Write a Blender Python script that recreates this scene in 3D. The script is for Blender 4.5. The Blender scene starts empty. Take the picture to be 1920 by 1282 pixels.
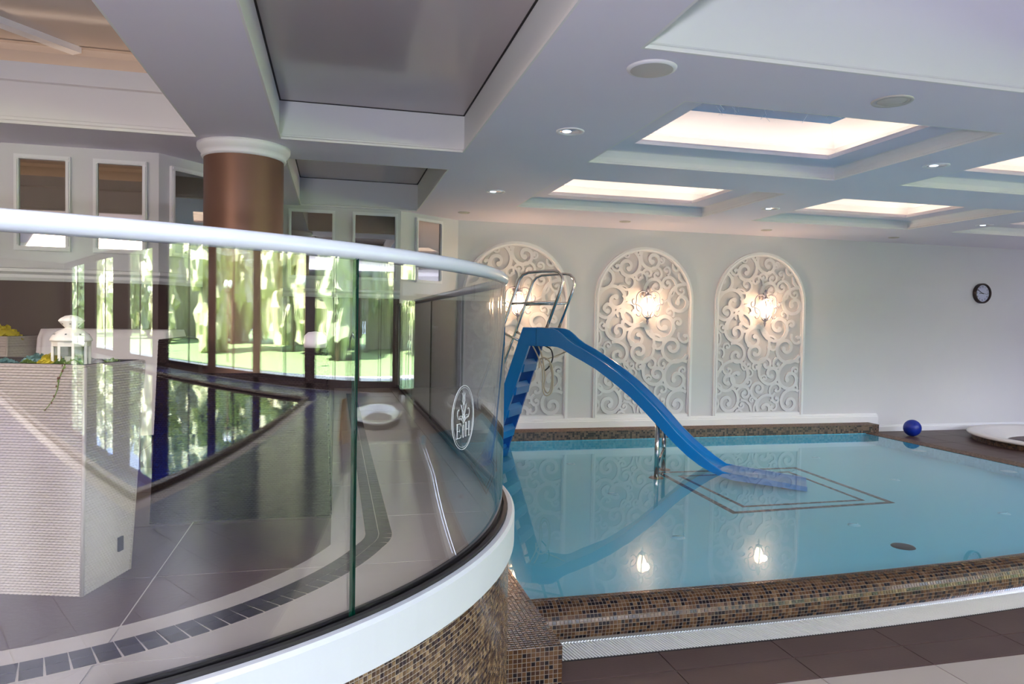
import bpy, bmesh, math, random
from mathutils import Vector, Matrix, noise
random.seed(7)
C = bpy.context.scene.collection
sc = bpy.context.scene
PI = math.pi
# ------------------------------------------------------------------ camera, world, sun, exposure
cd = bpy.data.cameras.new('camera'); cam = bpy.data.objects.new('camera', cd); C.objects.link(cam)
cd.sensor_width = 36; cd.lens = 36 * 1337.8 / 1920; cd.clip_start = .02; cd.clip_end = 400
yaw, pitch, roll = 0.242457669, 0.0279974439, 0.0175725497
B3 = Matrix(((1, 0, 0), (0, 0, -1), (0, 1, 0)))
Yw = Matrix(((math.cos(yaw), -math.sin(yaw), 0), (math.sin(yaw), math.cos(yaw), 0), (0, 0, 1)))
Pt = Matrix(((1, 0, 0), (0, math.cos(pitch), -math.sin(pitch)), (0, math.sin(pitch), math.cos(pitch))))
Rl = Matrix(((math.cos(roll), -math.sin(roll), 0), (math.sin(roll), math.cos(roll), 0), (0, 0, 1)))
Mc = Rl @ Pt @ B3 @ Yw                       # world -> camera (x right, y down, z forward)
R3 = Mc.transposed() @ Matrix(((1, 0, 0), (0, -1, 0), (0, 0, -1)))
CAM = Vector((0, 0, 1.62))
cam.matrix_world = Matrix.Translation(CAM) @ R3.to_4x4()
sc.camera = cam
sc.view_settings.view_transform = 'Standard'; sc.view_settings.look = 'None'
sc.view_settings.gamma = 1; sc.view_settings.use_curve_mapping = False
sc.view_settings.exposure = 1.72
wd = bpy.data.worlds.new('sky'); sc.world = wd; wd.use_nodes = True
wn = wd.node_tree.nodes; bg = wn['Background']
bg.inputs['Color'].default_value = (.60, .72, 1.0, 1); bg.inputs['Strength'].default_value = 5.0
sd = bpy.data.lights.new('sun', 'SUN'); sd.energy = 34; sd.angle = math.radians(1); sd.color = (1, .95, .85)
so = bpy.data.objects.new('sun', sd); C.objects.link(so)
so.rotation_euler = Vector((.72, .35, -.75)).to_track_quat('-Z', 'Y').to_euler()
sc.cycles.use_denoising = True
sc.cycles.max_bounces = 8; sc.cycles.diffuse_bounces = 4; sc.cycles.glossy_bounces = 4
sc.cycles.transparent_max_bounces = 24; sc.cycles.sample_clamp_indirect = 6
sc.cycles.caustics_reflective = False; sc.cycles.caustics_refractive = False

def area(name, loc, size, power, color, direction, sy=None):
    l = bpy.data.lights.new(name, 'AREA'); l.energy = power; l.color = color; l.size = size
    if sy: l.shape = 'RECTANGLE'; l.size_y = sy
    o = bpy.data.objects.new(name, l); C.objects.link(o); o.location = loc
    o.rotation_euler = Vector(direction).to_track_quat('-Z', 'Y').to_euler(); return o
# fill lights added under the ceiling of the big hall behind the camera
for i, (x, y) in enumerate(((3, -9), (9, -9), (3, -17), (9, -17), (11.5, -1.5))):
    area('hall_fill_light', (x, y, 4.3), 3.5, 560 if i < 4 else 240, (.88, .90, 1), (0, 0, -1))
# warm fill light added over the left side
area('platform_fill_light', (-3.6, .6, 2.9), 1.6, 95, (1, .76, .60), (0.2, .3, -1))

# ------------------------------------------------------------------ materials
def mat(name, col, rough=.5, metal=0, var=.0, scale=8, bump=0, bscale=60, emit=None, es=0, spec=.5, coat=0, var_col=None):
    m = bpy.data.materials.new(name); m.use_nodes = True; n = m.node_tree.nodes; L = m.node_tree.links
    b = n['Principled BSDF']; b.inputs['Roughness'].default_value = rough; b.inputs['Metallic'].default_value = metal
    b.inputs['Specular IOR Level'].default_value = spec; b.inputs['Coat Weight'].default_value = coat
    b.inputs['Base Color'].default_value = (*col, 1)
    tc = n.new('ShaderNodeTexCoord')
    nz = n.new('ShaderNodeTexNoise'); nz.inputs['Scale'].default_value = scale; nz.inputs['Detail'].default_value = 5
    L.new(tc.outputs['Object'], nz.inputs['Vector'])
    mx = n.new('ShaderNodeMix'); mx.data_type = 'RGBA'
    c2 = var_col or tuple(c * (1 - var) for c in col)
    mx.inputs['A'].default_value = (*col, 1); mx.inputs['B'].default_value = (*c2, 1)
    L.new(nz.outputs['Fac'], mx.inputs['Factor']); L.new(mx.outputs['Result'], b.inputs['Base Color'])
    if bump:
        n2 = n.new('ShaderNodeTexNoise'); n2.inputs['Scale'].default_value = bscale; L.new(tc.outputs['Object'], n2.inputs['Vector'])
        bp = n.new('ShaderNodeBump'); bp.inputs['Strength'].default_value = bump; bp.inputs['Distance'].default_value = .01
        L.new(n2.outputs['Fac'], bp.inputs['Height']); L.new(bp.outputs['Normal'], b.inputs['Normal'])
    if emit:
        b.inputs['Emission Color'].default_value = (*emit, 1); b.inputs['Emission Strength'].default_value = es
    return m

def schlick(n, L, f0, normal=None):
    ge = n.new('ShaderNodeNewGeometry'); d = n.new('ShaderNodeVectorMath'); d.operation = 'DOT_PRODUCT'
    L.new(ge.outputs['Incoming'], d.inputs[0]); L.new(normal or ge.outputs['Normal'], d.inputs[1])
    a = n.new('ShaderNodeMath'); a.operation = 'ABSOLUTE'; L.new(d.outputs['Value'], a.inputs[0])
    s = n.new('ShaderNodeMath'); s.operation = 'SUBTRACT'; s.use_clamp = True; s.inputs[0].default_value = 1; L.new(a.outputs[0], s.inputs[1])
    p = n.new('ShaderNodeMath'); p.operation = 'POWER'; p.inputs[1].default_value = 5; L.new(s.outputs[0], p.inputs[0])
    m = n.new('ShaderNodeMath'); m.operation = 'MULTIPLY_ADD'; m.inputs[1].default_value = 1 - f0; m.inputs[2].default_value = f0
    L.new(p.outputs[0], m.inputs[0]); return m.outputs[0]

def clear(name, tint, f0, rough=0, wave=0, wscale=2.0, ior_fac=1.0):
    m = bpy.data.materials.new(name); m.use_nodes = True; n = m.node_tree.nodes; L = m.node_tree.links
    n.remove(n['Principled BSDF']); out = n['Material Output']
    t = n.new('ShaderNodeBsdfTransparent'); t.inputs['Color'].default_value = (*tint, 1)
    g = n.new('ShaderNodeBsdfGlossy'); g.inputs['Roughness'].default_value = rough
    mx = n.new('ShaderNodeMixShader'); nor = None
    if wave:
        tc = n.new('ShaderNodeTexCoord'); nz = n.new('ShaderNodeTexNoise'); nz.inputs['Scale'].default_value = wscale
        L.new(tc.outputs['Object'], nz.inputs['Vector'])
        bp = n.new('ShaderNodeBump'); bp.inputs['Strength'].default_value = wave; bp.inputs['Distance'].default_value = .02
        L.new(nz.outputs['Fac'], bp.inputs['Height']); nor = bp.outputs['Normal']; L.new(nor, g.inputs['Normal'])
    L.new(schlick(n, L, f0), mx.inputs[0]); L.new(t.outputs[0], mx.inputs[1]); L.new(g.outputs[0], mx.inputs[2])
    L.new(mx.outputs[0], out.inputs[0]); return m

def mosaic_mat(name, cols, p, grout, rough=.25, off=(0, 0, 0), gw=.08, bump=.2):
    m = bpy.data.materials.new(name); m.use_nodes = True; n = m.node_tree.nodes; L = m.node_tree.links
    b = n['Principled BSDF']; b.inputs['Roughness'].default_value = rough
    tc = n.new('ShaderNodeTexCoord'); v = n.new('ShaderNodeVectorMath'); v.operation = 'MULTIPLY_ADD'
    v.inputs[1].default_value = (1 / p,) * 3; v.inputs[2].default_value = off; L.new(tc.outputs['Object'], v.inputs[0])
    fl = n.new('ShaderNodeVectorMath'); fl.operation = 'FLOOR'; L.new(v.outputs[0], fl.inputs[0])
    fr = n.new('ShaderNodeVectorMath'); fr.operation = 'FRACTION'; L.new(v.outputs[0], fr.inputs[0])
    wn_ = n.new('ShaderNodeTexWhiteNoise'); L.new(fl.outputs[0], wn_.inputs['Vector'])
    rp = n.new('ShaderNodeValToRGB'); rp.color_ramp.interpolation = 'CONSTANT'
    e = rp.color_ramp.elements; e[0].color = (*cols[0], 1); e[1].position = 1 / len(cols); e[1].color = (*cols[1], 1)
    for i in range(2, len(cols)):
        k = e.new(i / len(cols)); k.color = (*cols[i], 1)
    L.new(wn_.outputs['Value'], rp.inputs[0])
    sx = n.new('ShaderNodeSeparateXYZ'); L.new(fr.outputs[0], sx.inputs[0])
    m1 = n.new('ShaderNodeMath'); m1.operation = 'MINIMUM'; L.new(sx.outputs[0], m1.inputs[0]); L.new(sx.outputs[1], m1.inputs[1])
    m2 = n.new('ShaderNodeMath'); m2.operation = 'MINIMUM'; L.new(m1.outputs[0], m2.inputs[0]); L.new(sx.outputs[2], m2.inputs[1])
    lt = n.new('ShaderNodeMath'); lt.operation = 'LESS_THAN'; lt.inputs[1].default_value = gw; L.new(m2.outputs[0], lt.inputs[0])
    mx = n.new('ShaderNodeMix'); mx.data_type = 'RGBA'; mx.inputs['B'].default_value = (*grout, 1)
    L.new(lt.outputs[0], mx.inputs['Factor']); L.new(rp.outputs['Color'], mx.inputs['A']); L.new(mx.outputs['Result'], b.inputs['Base Color'])
    return m

PAINT = mat('wall_paint', (.72, .72, .75), .65, var=.04, scale=3, bump=.08, bscale=220)
CEIL = mat('ceiling_paint', (.86, .83, .93), .7, var=.03, scale=2)
WHITE = mat('white_trim', (.86, .87, .90), .45, var=.03, scale=4)
COVE = mat('coffer_white', (.86, .86, .86), .55, var=.02)
PANELG = mat('stretch_ceiling', (.54, .48, .48), .12, var=.04, scale=1, spec=.5)
PANELW = mat('stretch_ceiling_warm', (.62, .53, .45), .15, var=.04, scale=1)
GAP = mat('shadow_gap', (.02, .015, .015), .7)
LED = mat('glow_strip', (1, .9, .8), .5, emit=(1, .80, .62), es=2.9)
CFILL = mat('coffer_fill_glow', (1, .9, .8), .5, emit=(1, .78, .62), es=.9)
BLUEP = mat('blue_ceiling_panel', (.004, .13, .33), .5, var=.2)
ROD = mat('clear_rods', (.55, .75, .9), .2)
COLM = mat('brown_column_metallic', (.22, .115, .08), .42, metal=.35, var=.1, scale=2)
DADO = mat('brown_wall_panel', (.06, .028, .022), .45, var=.25, scale=4)
MIRROR = mat('mirror_glass', (.55, .53, .50), .02, metal=1)
RELIEF = mat('relief_plaster', (.74, .74, .77), .6, var=.03)
RELBACK = mat('relief_backing', (.62, .61, .63), .7, var=.04)
GLASS = clear('railing_glass', (.955, .975, .97), .085)
GEDGE = mat('green_glass_edge', (.0, .045, .025), .1, var=.3)
RAIL = mat('white_lacquer_rail', (.52, .57, .62), .25, coat=.4)
FASCIA = mat('white_fascia', (.52, .57, .59), .4, var=.03)
GASKET = mat('black_gasket', (.012, .010, .012), .5)
ETCH = mat('etched_glass', (.62, .70, .70), .8, emit=None)
WATER = clear('pool_water', (.90, .98, 1.0), .035, wave=.035, wscale=1.3)
WATER2 = clear('hall_pool_water', (.30, .55, .80), .06, wave=.05, wscale=1.0)
SPAW = clear('spa_water', (.70, .90, .96), .03, wave=.1, wscale=3)
POOLF = mosaic_mat('pool_floor_mosaic', [(.085, .48, .68), (.10, .52, .72), (.12, .55, .75), (.09, .50, .70), (.14, .58, .78)], .03, (.15, .58, .74), off=(0, 0, .4), gw=.09)
POOLD = mat('deep_pool_floor', (.008, .07, .32), .5)
MB_ = [(.008, .005, .007), (.080, .036, .013), (.11, .056, .024), (.045, .021, .012), (.14, .08, .04)]
MOST = mosaic_mat('brown_mosaic', [MB_[1], MB_[3], MB_[0], MB_[2], MB_[1], MB_[0], MB_[4]], .0226, (.12, .09, .07), rough=.55, off=(.3, .2, .4))
MOSTL = mosaic_mat('brown_ledge_top', [MB_[1], MB_[2], MB_[3], MB_[2], (.19, .12, .08)], .0226, (.17, .12, .09), rough=.6, off=(.3, .2, .4))
MOSTF = mosaic_mat('ledge_face_mosaic', [MB_[0], (.11, .07, .045), (.16, .10, .07), MB_[0], (.07, .045, .035), (.13, .085, .06)], .028, (.10, .08, .07), rough=.5, off=(.3, .2, .4))
MT = [mat('mosaic_tile_%d' % i, c, .24, var=.25, scale=40, coat=.05, spec=.3) for i, c in enumerate(MB_)]
WT = [mat('wall_mosaic_tile_%d' % i, c, .2, var=.25, scale=60, coat=.2) for i, c in enumerate([(.018, .010, .010), (.11, .065, .028), (.19, .125, .06), (.06, .034, .020), (.30, .21, .11)])]
GROUT = mat('grout', (.36, .31, .25), .8, var=.1)
GROUTD = mat('dark_grout', (.20, .16, .12), .8, var=.1)
TDARK = mat('dark_floor_tile', (.105, .068, .062), .42, var=.35, scale=3.5, bump=.05, spec=.2)
TLIGHT = mat('light_floor_tile', (.42, .37, .33), .38, var=.08, scale=3)
TGROUT = mat('tile_joint', (.30, .25, .21), .8)
TSMALL = mat('anthracite_strip_tile', (.045, .038, .042), .5, var=.3, scale=30, spec=.2)
GRATE = mat('white_plastic_grate', (.82, .83, .80), .4)
BLUE = mat('blue_fibreglass', (.0, .185, .52), .28, var=.10, scale=3, coat=.08, spec=.35)
BLUE_SHADE = mat('shaded_blue_fibreglass', (.0, .08, .36), .4, var=.08, scale=3)
STEEL = mat('stainless_steel', (.62, .60, .58), .16, metal=1)
RUST = mat('rusty_plate', (.30, .17, .10), .6, var=.5, scale=30)
WICKER = mat('white_wicker', (.43, .365, .32), .5, var=.06, scale=30)
WICKERD = mat('dark_wicker', (.014, .008, .008), .75, var=.3, scale=30, spec=.08)
SOIL = mat('planter_liner', (.025, .018, .018), .7)
CREAM = mat('cream_enamel', (.80, .74, .62), .35)
CANDLEG = clear('lantern_pane', (.75, .80, .78), .05)
STARH = mat('star_opening', (.01, .01, .02), .8)
STONE = mat('stone_figure', (.42, .38, .37), .85, var=.3, scale=60, bump=.4)
CLOTH = mat('white_cloth', (.72, .66, .66), .85, var=.06)
YELLOW = mat('yellow_plastic', (.80, .42, .02), .4)
BALLM = mat('blue_rubber', (.0, .022, .30), .45)
BLACK = mat('black_plastic', (.015, .015, .018), .4)
CLKF = mat('clock_face', (.52, .55, .72), .4)
ROSE = mat('bronze_rim', (.06, .045, .045), .3, metal=.6)
PALE = mat('pale_beige_plastic', (.60, .58, .54), .5)
BOWL = mat('reflector_bowl', (.75, .75, .78), .18, metal=1)
LAMPC = mat('cool_lamp_glass', (.8, .9, 1), .3, emit=(.75, .86, 1), es=1.0)
BULB = mat('glowing_lamp_glass', (1, .8, .6), .4, emit=(1, .62, .34), es=3.2)
IRON = mat('lilac_grey_iron', (.32, .31, .38), .5, metal=.3)
HOSE = mat('clear_hose', (.55, .48, .36), .3)
SPAM = mat('spa_acrylic', (.78, .76, .74), .25)
WFRAME = mat('brown_window_frame', (.035, .018, .018), .4)
WGLASS = clear('window_glass', (.96, .98, .97), .04)
GRASS = mat('lawn', (.30, .44, .19), .9, var=.35, scale=3, bump=.4)
PATH = mat('pale_path', (.62, .60, .58), .8)
LEAF = [mat('tree_leaf_%d' % i, c, .8, var=.3, scale=1.5, bump=.6, bscale=5) for i, c in enumerate([(.56, .58, .34), (.74, .71, .50), (.46, .51, .34)])]
BARK = mat('bark', (.20, .13, .09), .9, var=.4, scale=6)
BIRCH = mat('pale_bark', (.6, .55, .5), .9, var=.4, scale=6)
GLOBE = mat('white_lamp_globe', (.95, .95, .97), .4)
SUCB = mat('blue_grey_succulent', (.20, .33, .30), .6, var=.3, scale=80)
SUCY = mat('yellow_sedum_flower', (.62, .48, .03), .6, var=.3, scale=80)
SUCG = mat('green_succulent', (.22, .30, .07), .6, var=.4, scale=80)
REDV = mat('reddish_stem', (.16, .06, .04), .6)
HALLW = mat('hall_wall_paint', (.55, .53, .52), .7)

# ------------------------------------------------------------------ mesh helpers
class MB:
    def __init__(s): s.v = []; s.f = []; s.m = []; s.sm = []
    def add(s, vs, fs, mi=0, smooth=False):
        o = len(s.v); s.v += [tuple(v) for v in vs]; s.f += [tuple(i + o for i in f) for f in fs]
        s.m += [mi] * len(fs); s.sm += [smooth] * len(fs); return s
    def box(s, x0, x1, y0, y1, z0, z1, mi=0):
        vs = [(x, y, z) for z in (z0, z1) for y in (y0, y1) for x in (x0, x1)]
        return s.add(vs, [(0, 2, 3, 1), (4, 5, 7, 6), (0, 1, 5, 4), (2, 6, 7, 3), (0, 4, 6, 2), (1, 3, 7, 5)], mi)
    def quad(s, a, b, c, d, mi=0): return s.add([a, b, c, d], [(0, 1, 2, 3)], mi)
    def bar(s, p0, p1, w, h, mi=0):      # box along p0-p1, width w (horizontal), height h
        p0 = Vector(p0); p1 = Vector(p1); d = (p1 - p0).normalized(); up = Vector((0, 0, 1))
        if abs(d.z) > .95: up = Vector((0, 1, 0))
        r = d.cross(up).normalized() * (w / 2); u = r.cross(d).normalized() * (h / 2)
        vs = [p + a * r + b * u for p in (p0, p1) for a, b in ((-1, -1), (1, -1), (1, 1), (-1, 1))]
        return s.add(vs, [(3, 2, 1, 0), (4, 5, 6, 7), (0, 1, 5, 4), (1, 2, 6, 5), (2, 3, 7, 6), (3, 0, 4, 7)], mi)
    def prism(s, pts, z0, z1, mi=0):
        n = len(pts); vs = [(x, y, z0) for x, y in pts] + [(x, y, z1) for x, y in pts]
        return s.add(vs, [tuple(range(n - 1, -1, -1)), tuple(range(n, 2 * n))] + [(i, (i + 1) % n, n + (i + 1) % n, n + i) for i in range(n)], mi)
    def tube(s, pts, r, n=8, mi=0, closed=False, caps=True):
        pts = [Vector(p) for p in pts]; N = len(pts); vs = []; fs = []; prev = None
        for i, p in enumerate(pts):
            if closed: t = pts[(i + 1) % N] - pts[i - 1]
            else: t = pts[min(i + 1, N - 1)] - pts[max(i - 1, 0)]
            t = t.normalized() if t.length > 1e-9 else Vector((0, 0, 1))
            if prev is None:
                a = Vector((0, 0, 1)) if abs(t.z) < .9 else Vector((1, 0, 0)); u = t.cross(a).normalized()
            else:
                u = prev - t * prev.dot(t); u = u.normalized() if u.length > 1e-6 else t.orthogonal().normalized()
            prev = u; w = t.cross(u); rr = r[i] if isinstance(r, (list, tuple)) else r
            for k in range(n):
                an = 2 * PI * k / n; vs.append(p + (u * math.cos(an) + w * math.sin(an)) * rr)
        for i in range(N if closed else N - 1):
            j = (i + 1) % N
            for k in range(n): fs.append((i * n + k, i * n + (k + 1) % n, j * n + (k + 1) % n, j * n + k))
        if caps and not closed: fs += [tuple(range(n - 1, -1, -1)), tuple((N - 1) * n + k for k in range(n))]
        return s.add(vs, fs, mi, True)
    def lathe(s, prof, c=(0, 0, 0), n=32, mi=0, a0=0, a1=2 * PI, smooth=True):
        full = abs(a1 - a0 - 2 * PI) < 1e-6; K = n if full else n + 1; vs = []; fs = []
        for r, z in prof:
            for k in range(K):
                a = a0 + (a1 - a0) * k / n; vs.append((c[0] + r * math.cos(a), c[1] + r * math.sin(a), c[2] + z))
        for i in range(len(prof) - 1):
            for k in range(n if full else n):
                k2 = (k + 1) % K; fs.append((i * K + k, i * K + k2, (i + 1) * K + k2, (i + 1) * K + k))
        return s.add(vs, fs, mi, smooth)
    def sweep(s, path, prof, closed=False, mi=0):
        # path: 2D points counter-clockwise/any, prof: (offset to the left of travel, z)
        N = len(path); vs = []; P = len(prof); P2 = [Vector(p) for p in path]
        for i, p in enumerate(P2):
            a = P2[i - 1] if (i > 0 or closed) else None; b = P2[(i + 1) % N] if (i < N - 1 or closed) else None
            d1 = (p - a).normalized() if a is not None else None; d2 = (b - p).normalized() if b is not None else None
            n1 = Vector((-d1.y, d1.x)) if d1 is not None else None; n2 = Vector((-d2.y, d2.x)) if d2 is not None else None
            if n1 is None: m = n2
            elif n2 is None: m = n1
            else:
                m = (n1 + n2); m = m / max(.2, (1 + n1.dot(n2)))
            for o, z in prof: vs.append((p.x + m.x * o, p.y + m.y * o, z))
        fs = []
        for i in range(N if closed else N - 1):
            j = (i + 1) % N
            for k in range(P - 1): fs.append((i * P + k, j * P + k, j * P + k + 1, i * P + k + 1))
        return s.add(vs, fs, mi)
    def mesh(s, name, mats):
        me = bpy.data.meshes.new(name); me.from_pydata(s.v, [], s.f)
        for m in (mats if isinstance(mats, (list, tuple)) else [mats]): me.materials.append(m)
        me.polygons.foreach_set('material_index', s.m); me.polygons.foreach_set('use_smooth', s.sm); me.update(); return me
    def build(s, name, mats, parent=None, kind=None):
        return link(name, s.mesh(name, mats), parent, kind)

def link(name, me, parent=None, kind=None, mw=None):
    o = bpy.data.objects.new(name, me); C.objects.link(o)
    if parent is not None:
        o.parent = parent
        o.matrix_parent_inverse = Matrix.Identity(4) if mw is None else Matrix.Identity(4)
    if mw is not None: o.matrix_local = mw
    if kind: o['kind'] = kind
    return o
def tag(o, label, cat, group=None):
    o['label'] = label; o['category'] = cat
    if group: o['group'] = group
    return o
def empty(name, loc=(0, 0, 0), rz=0, label=None, cat=None, group=None, kind=None):
    o = bpy.data.objects.new(name, None); C.objects.link(o); o.location = loc; o.rotation_euler = (0, 0, rz); o.empty_display_size = .1
    if label: tag(o, label, cat, group)
    if kind: o['kind'] = kind
    return o
def copy_tree(o, parent=None):
    c = o.copy(); C.objects.link(c); c.parent = parent
    for ch in [x for x in KIDS.get(o.name, [])]: 
        k = copy_tree(ch, c)
    return c
KIDS = {}
def reg(root):
    def rec(o):
        KIDS[o.name] = [x for x in bpy.data.objects if x.parent == o]
        for x in KIDS[o.name]: rec(x)
    rec(root)
def proj(p):
    v = Mc @ (Vector(p) - CAM)
    if v.z <= .01: return None
    return 960 + 1337.8 * v.x / v.z, 641 + 1337.8 * v.y / v.z, v.z
def clip(poly, halfs):          # convex clip, half = (nx,ny,c): keep nx*x+ny*y<=c
    for nx, ny, c in halfs:
        out = []
        for i in range(len(poly)):
            a = poly[i]; b = poly[(i + 1) % len(poly)]; da = nx * a[0] + ny * a[1] - c; db = nx * b[0] + ny * b[1] - c
            if da <= 0: out.append(a)
            if (da < 0 < db) or (db < 0 < da):
                t = da / (da - db); out.append((a[0] + (b[0] - a[0]) * t, a[1] + (b[1] - a[1]) * t))
        poly = out
        if len(poly) < 3: return []
    return poly
def halfs_of(poly):             # ccw convex polygon -> half planes
    r = []
    for i in range(len(poly)):
        a = poly[i]; b = poly[(i + 1) % len(poly)]; nx, ny = b[1] - a[1], -(b[0] - a[0]); l = math.hypot(nx, ny)
        if l > 1e-6: r.append((nx / l, ny / l, (nx * a[0] + ny * a[1]) / l))
    return r

# ------------------------------------------------------------------ setting: levels
H = 2.97; ZP = .78; ZF = -.15; ZW = .03; ZL = .15; CX, CY, RR = -1.21, 3.50, 1.979
struct = lambda name, mb, m, parent=None: mb.build(name, m, parent, None if parent else 'structure')
# back wall (behind the pool) and facets on the left
m = MB(); m.box(1.56, 13.7, 9.5, 9.65, -.3, H + .1)
struct('wall_back', m, PAINT)
m = MB()
def wallseg(m, a, b, z0, z1, t=.12):
    a = Vector(a); b = Vector(b); d = (b - a).normalized(); n = Vector((-d.y, d.x)) * t
    m.prism([tuple(a), tuple(b), tuple(b + n), tuple(a + n)], z0, z1)
wallseg(m, (.77, 8.95), (1.58, 9.5), -.3, 3.6); struct('wall_corner', m, PAINT)
m = MB(); wallseg(m, (-.95, 8.95), (.77, 8.95), ZP - .1, 3.6); struct('wall_platform_back', m, PAINT)
m = MB(); wallseg(m, (-.95, 7.05), (-.95, 8.95), ZP - .1, 3.6); struct('wall_platform_return', m, PAINT)
m = MB(); wallseg(m, (-1.44, 6.5), (-.95, 7.08), ZP - .1, 3.6); struct('wall_platform_facet', m, PAINT)
m = MB(); wallseg(m, (-6.2, 6.5), (-1.44, 6.5), ZP - .1, 3.6); struct('wall_platform_left', m, PAINT)
# dado cladding + its cornice on the platform walls
dp = [(-6.0, 6.49), (-1.445, 6.49), (-.96, 7.06), (-.96, 8.94), (.76, 8.94)]
m = MB(); m.sweep(dp, [(-.0, ZP), (-.025, ZP), (-.025, 1.90), (0, 1.90)]); struct('trim_1', m, DADO)
m = MB(); m.sweep(dp, [(0, 1.88), (-.035, 1.88), (-.05, 1.905), (-.05, 1.93), (-.08, 1.95), (-.08, 1.975), (0, 1.985)]); struct('trim_2', m, WHITE)
# baseboards
m = MB(); m.box(1.58, 8.27, 9.44, 9.5, ZL - .02, ZL + .09); m.box(1.58, 8.27, 9.455, 9.5, ZL + .09, ZL + .12); m.box(1.58, 8.27, 9.475, 9.5, ZL + .12, ZL + .135)
struct('baseboard_back', m, WHITE)
m = MB(); m.box(8.27, 13.6, 9.475, 9.5, -.02, .075); m.box(8.27, 13.6, 9.485, 9.5, .075, .1); struct('baseboard_right', m, WHITE)

# ------------------------------------------------------------------ ceiling with coffers
ceil = empty('ceiling', kind='structure')
xs0, xs1, ys0, ys1 = -6.2, 13.7, -2.5, 9.6
H_A = [(2.03, 4.44, 3.97, 5.71), (5.14, 7.55, 3.97, 5.71), (8.25, 10.66, 3.97, 5.71), (2.03, 4.44, 6.40, 8.16), (5.14, 7.55, 6.45, 8.20), (8.25, 10.66, 6.45, 8.2)]
H_C = [(-.43, .985, 1.9, 5.70)]
H_S = [(-.435, .97, 6.36, 8.93)]
H_L = [(-4.6, -1.02, 2.4, 5.84)]
H_B = [(1.434, 5.2, .6, 3.29)]
holes = H_A + H_C + H_S + H_L + H_B
cut = (9.0, 13.7, -2.5, 3.3)
xb = sorted(set([xs0, xs1, 9.0] + [h[0] for h in holes] + [h[1] for h in holes])); yb = sorted(set([ys0, ys1, 3.3] + [h[2] for h in holes] + [h[3] for h in holes]))
m = MB()
for i in range(len(xb) - 1):
    for j in range(len(yb) - 1):
        cx = (xb[i] + xb[i + 1]) / 2; cy = (yb[j] + yb[j + 1]) / 2
        if any(h[0] < cx < h[1] and h[2] < cy < h[3] for h in holes + [cut]): continue
        m.quad((xb[i], yb[j], H), (xb[i], yb[j + 1], H), (xb[i + 1], yb[j + 1], H), (xb[i + 1], yb[j], H))
m.build('ceiling_plane', CEIL, ceil)
m = MB(); m.box(xs0, 9.0, ys0, ys1, 3.75, 3.8); m.box(9.0, xs1, 3.3, ys1, 3.75, 3.8); m.build('roof_slab', CEIL, ceil)
def rect(h, d=0): return [(h[0] + d, h[2] + d), (h[1] - d, h[2] + d), (h[1] - d, h[3] - d), (h[0] + d, h[3] - d)]
def coffer_lit(h, top):
    c = MB().sweep(rect(h), [(0, H), (.012, H), (.012, H + .014), (.0, H + .02), (.004, H + .055), (.018, H + .085), (.03, H + .105), (.045, H + .11)], True).build('coffer_molding', COVE, ceil)
    MB().sweep(rect(h), [(.03, H + .11), (.30, H + .11), (.30, H + .135), (.29, H + .15), (.27, H + .15), (.27, H + .125), (0, H + .125)], True).build('light_shelf', CEIL, ceil)
    MB().sweep(rect(h), [(0, H + .125), (0, H + .28), (.03, H + .285), (.04, H + .30), (.06, H + .31), (.16, H + .37), (.26, H + .43)], True).build('upper_cove', COVE, ceil)
    MB().sweep(rect(h, .13), [(0, H + .127), (.03, H + .127), (.03, H + .135), (0, H + .135), (0, H + .127)], True).build('glow_strip', LED, ceil)
    a = rect(h, .24); p = MB().prism(a, H + .43, H + .45).build('coffer_panel', top, ceil)
for i, h in enumerate(H_A): coffer_lit(h, BLUEP if i == 0 else PANELW)
h = H_A[0]; m = MB()
for k in range(70):
    x = random.uniform(h[0] + .3, h[1] - .3); y = random.uniform(h[2] + .3, h[3] - .3); z = H + .43; a = random.uniform(0, 2 * PI); t = random.uniform(.03, .10)
    m.bar((x, y, z), (x + math.cos(a) * t, y + math.sin(a) * t, z - .06), .0022, .0022)
o = m.build('clear_rods', ROD, ceil); o['kind'] = 'stuff'
def coffer_gloss(h, top, zt, openback=False):
    MB().sweep(rect(h), [(0, H), (.014, H), (.014, H + .016), (.002, H + .024), (.002, H + .035), (0, H + .04), (0, zt)], True).build('coffer_molding', COVE, ceil)
    MB().sweep(rect(h), [(0, zt), (.012, zt), (.012, zt + .03)], True).build('shadow_gap', GAP, ceil)
    MB().prism(rect(h, .012), zt + .004, zt + .03).build('coffer_panel', top, ceil)
coffer_gloss(H_C[0], PANELG, 3.26); coffer_gloss(H_S[0], PANELG, 3.30)
h = H_B[0]
MB().sweep(rect(h), [(0, H), (.016, H), (.016, H + .02), (.004, H + .03), (0, H + .04), (0, 3.70)], True).build('coffer_molding', COVE, ceil)
MB().sweep(rect(h), [(0, 3.70), (.3, 3.70), (.3, 3.74), (0, 3.745)], True).build('coffer_edge', CEIL, ceil)
h = H_L[0]
MB().sweep(rect(h), [(0, H), (.014, H), (.014, H + .02), (.004, H + .03), (.004, H + .05), (0, H + .055), (0, H + .30), (-.02, H + .32), (-.02, H + .45)], True).build('coffer_molding', COVE, ceil)
MB().sweep(rect(h), [(-.02, H + .45), (-.3, H + .45), (-.3, H + .62), (-.26, H + .655), (-.2, H + .655)], True).build('upper_cove', PANELW, ceil)
MB().sweep(rect(h, -.22), [(0, H + .452), (.03, H + .452), (.03, H + .46), (0, H + .46), (0, H + .452)], True).build('glow_strip', CFILL, ceil)  # glowing strip added to brighten the left coffer
MB().prism(rect(h, -.32), H + .66, H + .68).build('coffer_panel', PANELW, ceil)
m = MB(); zc = H + .64
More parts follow.
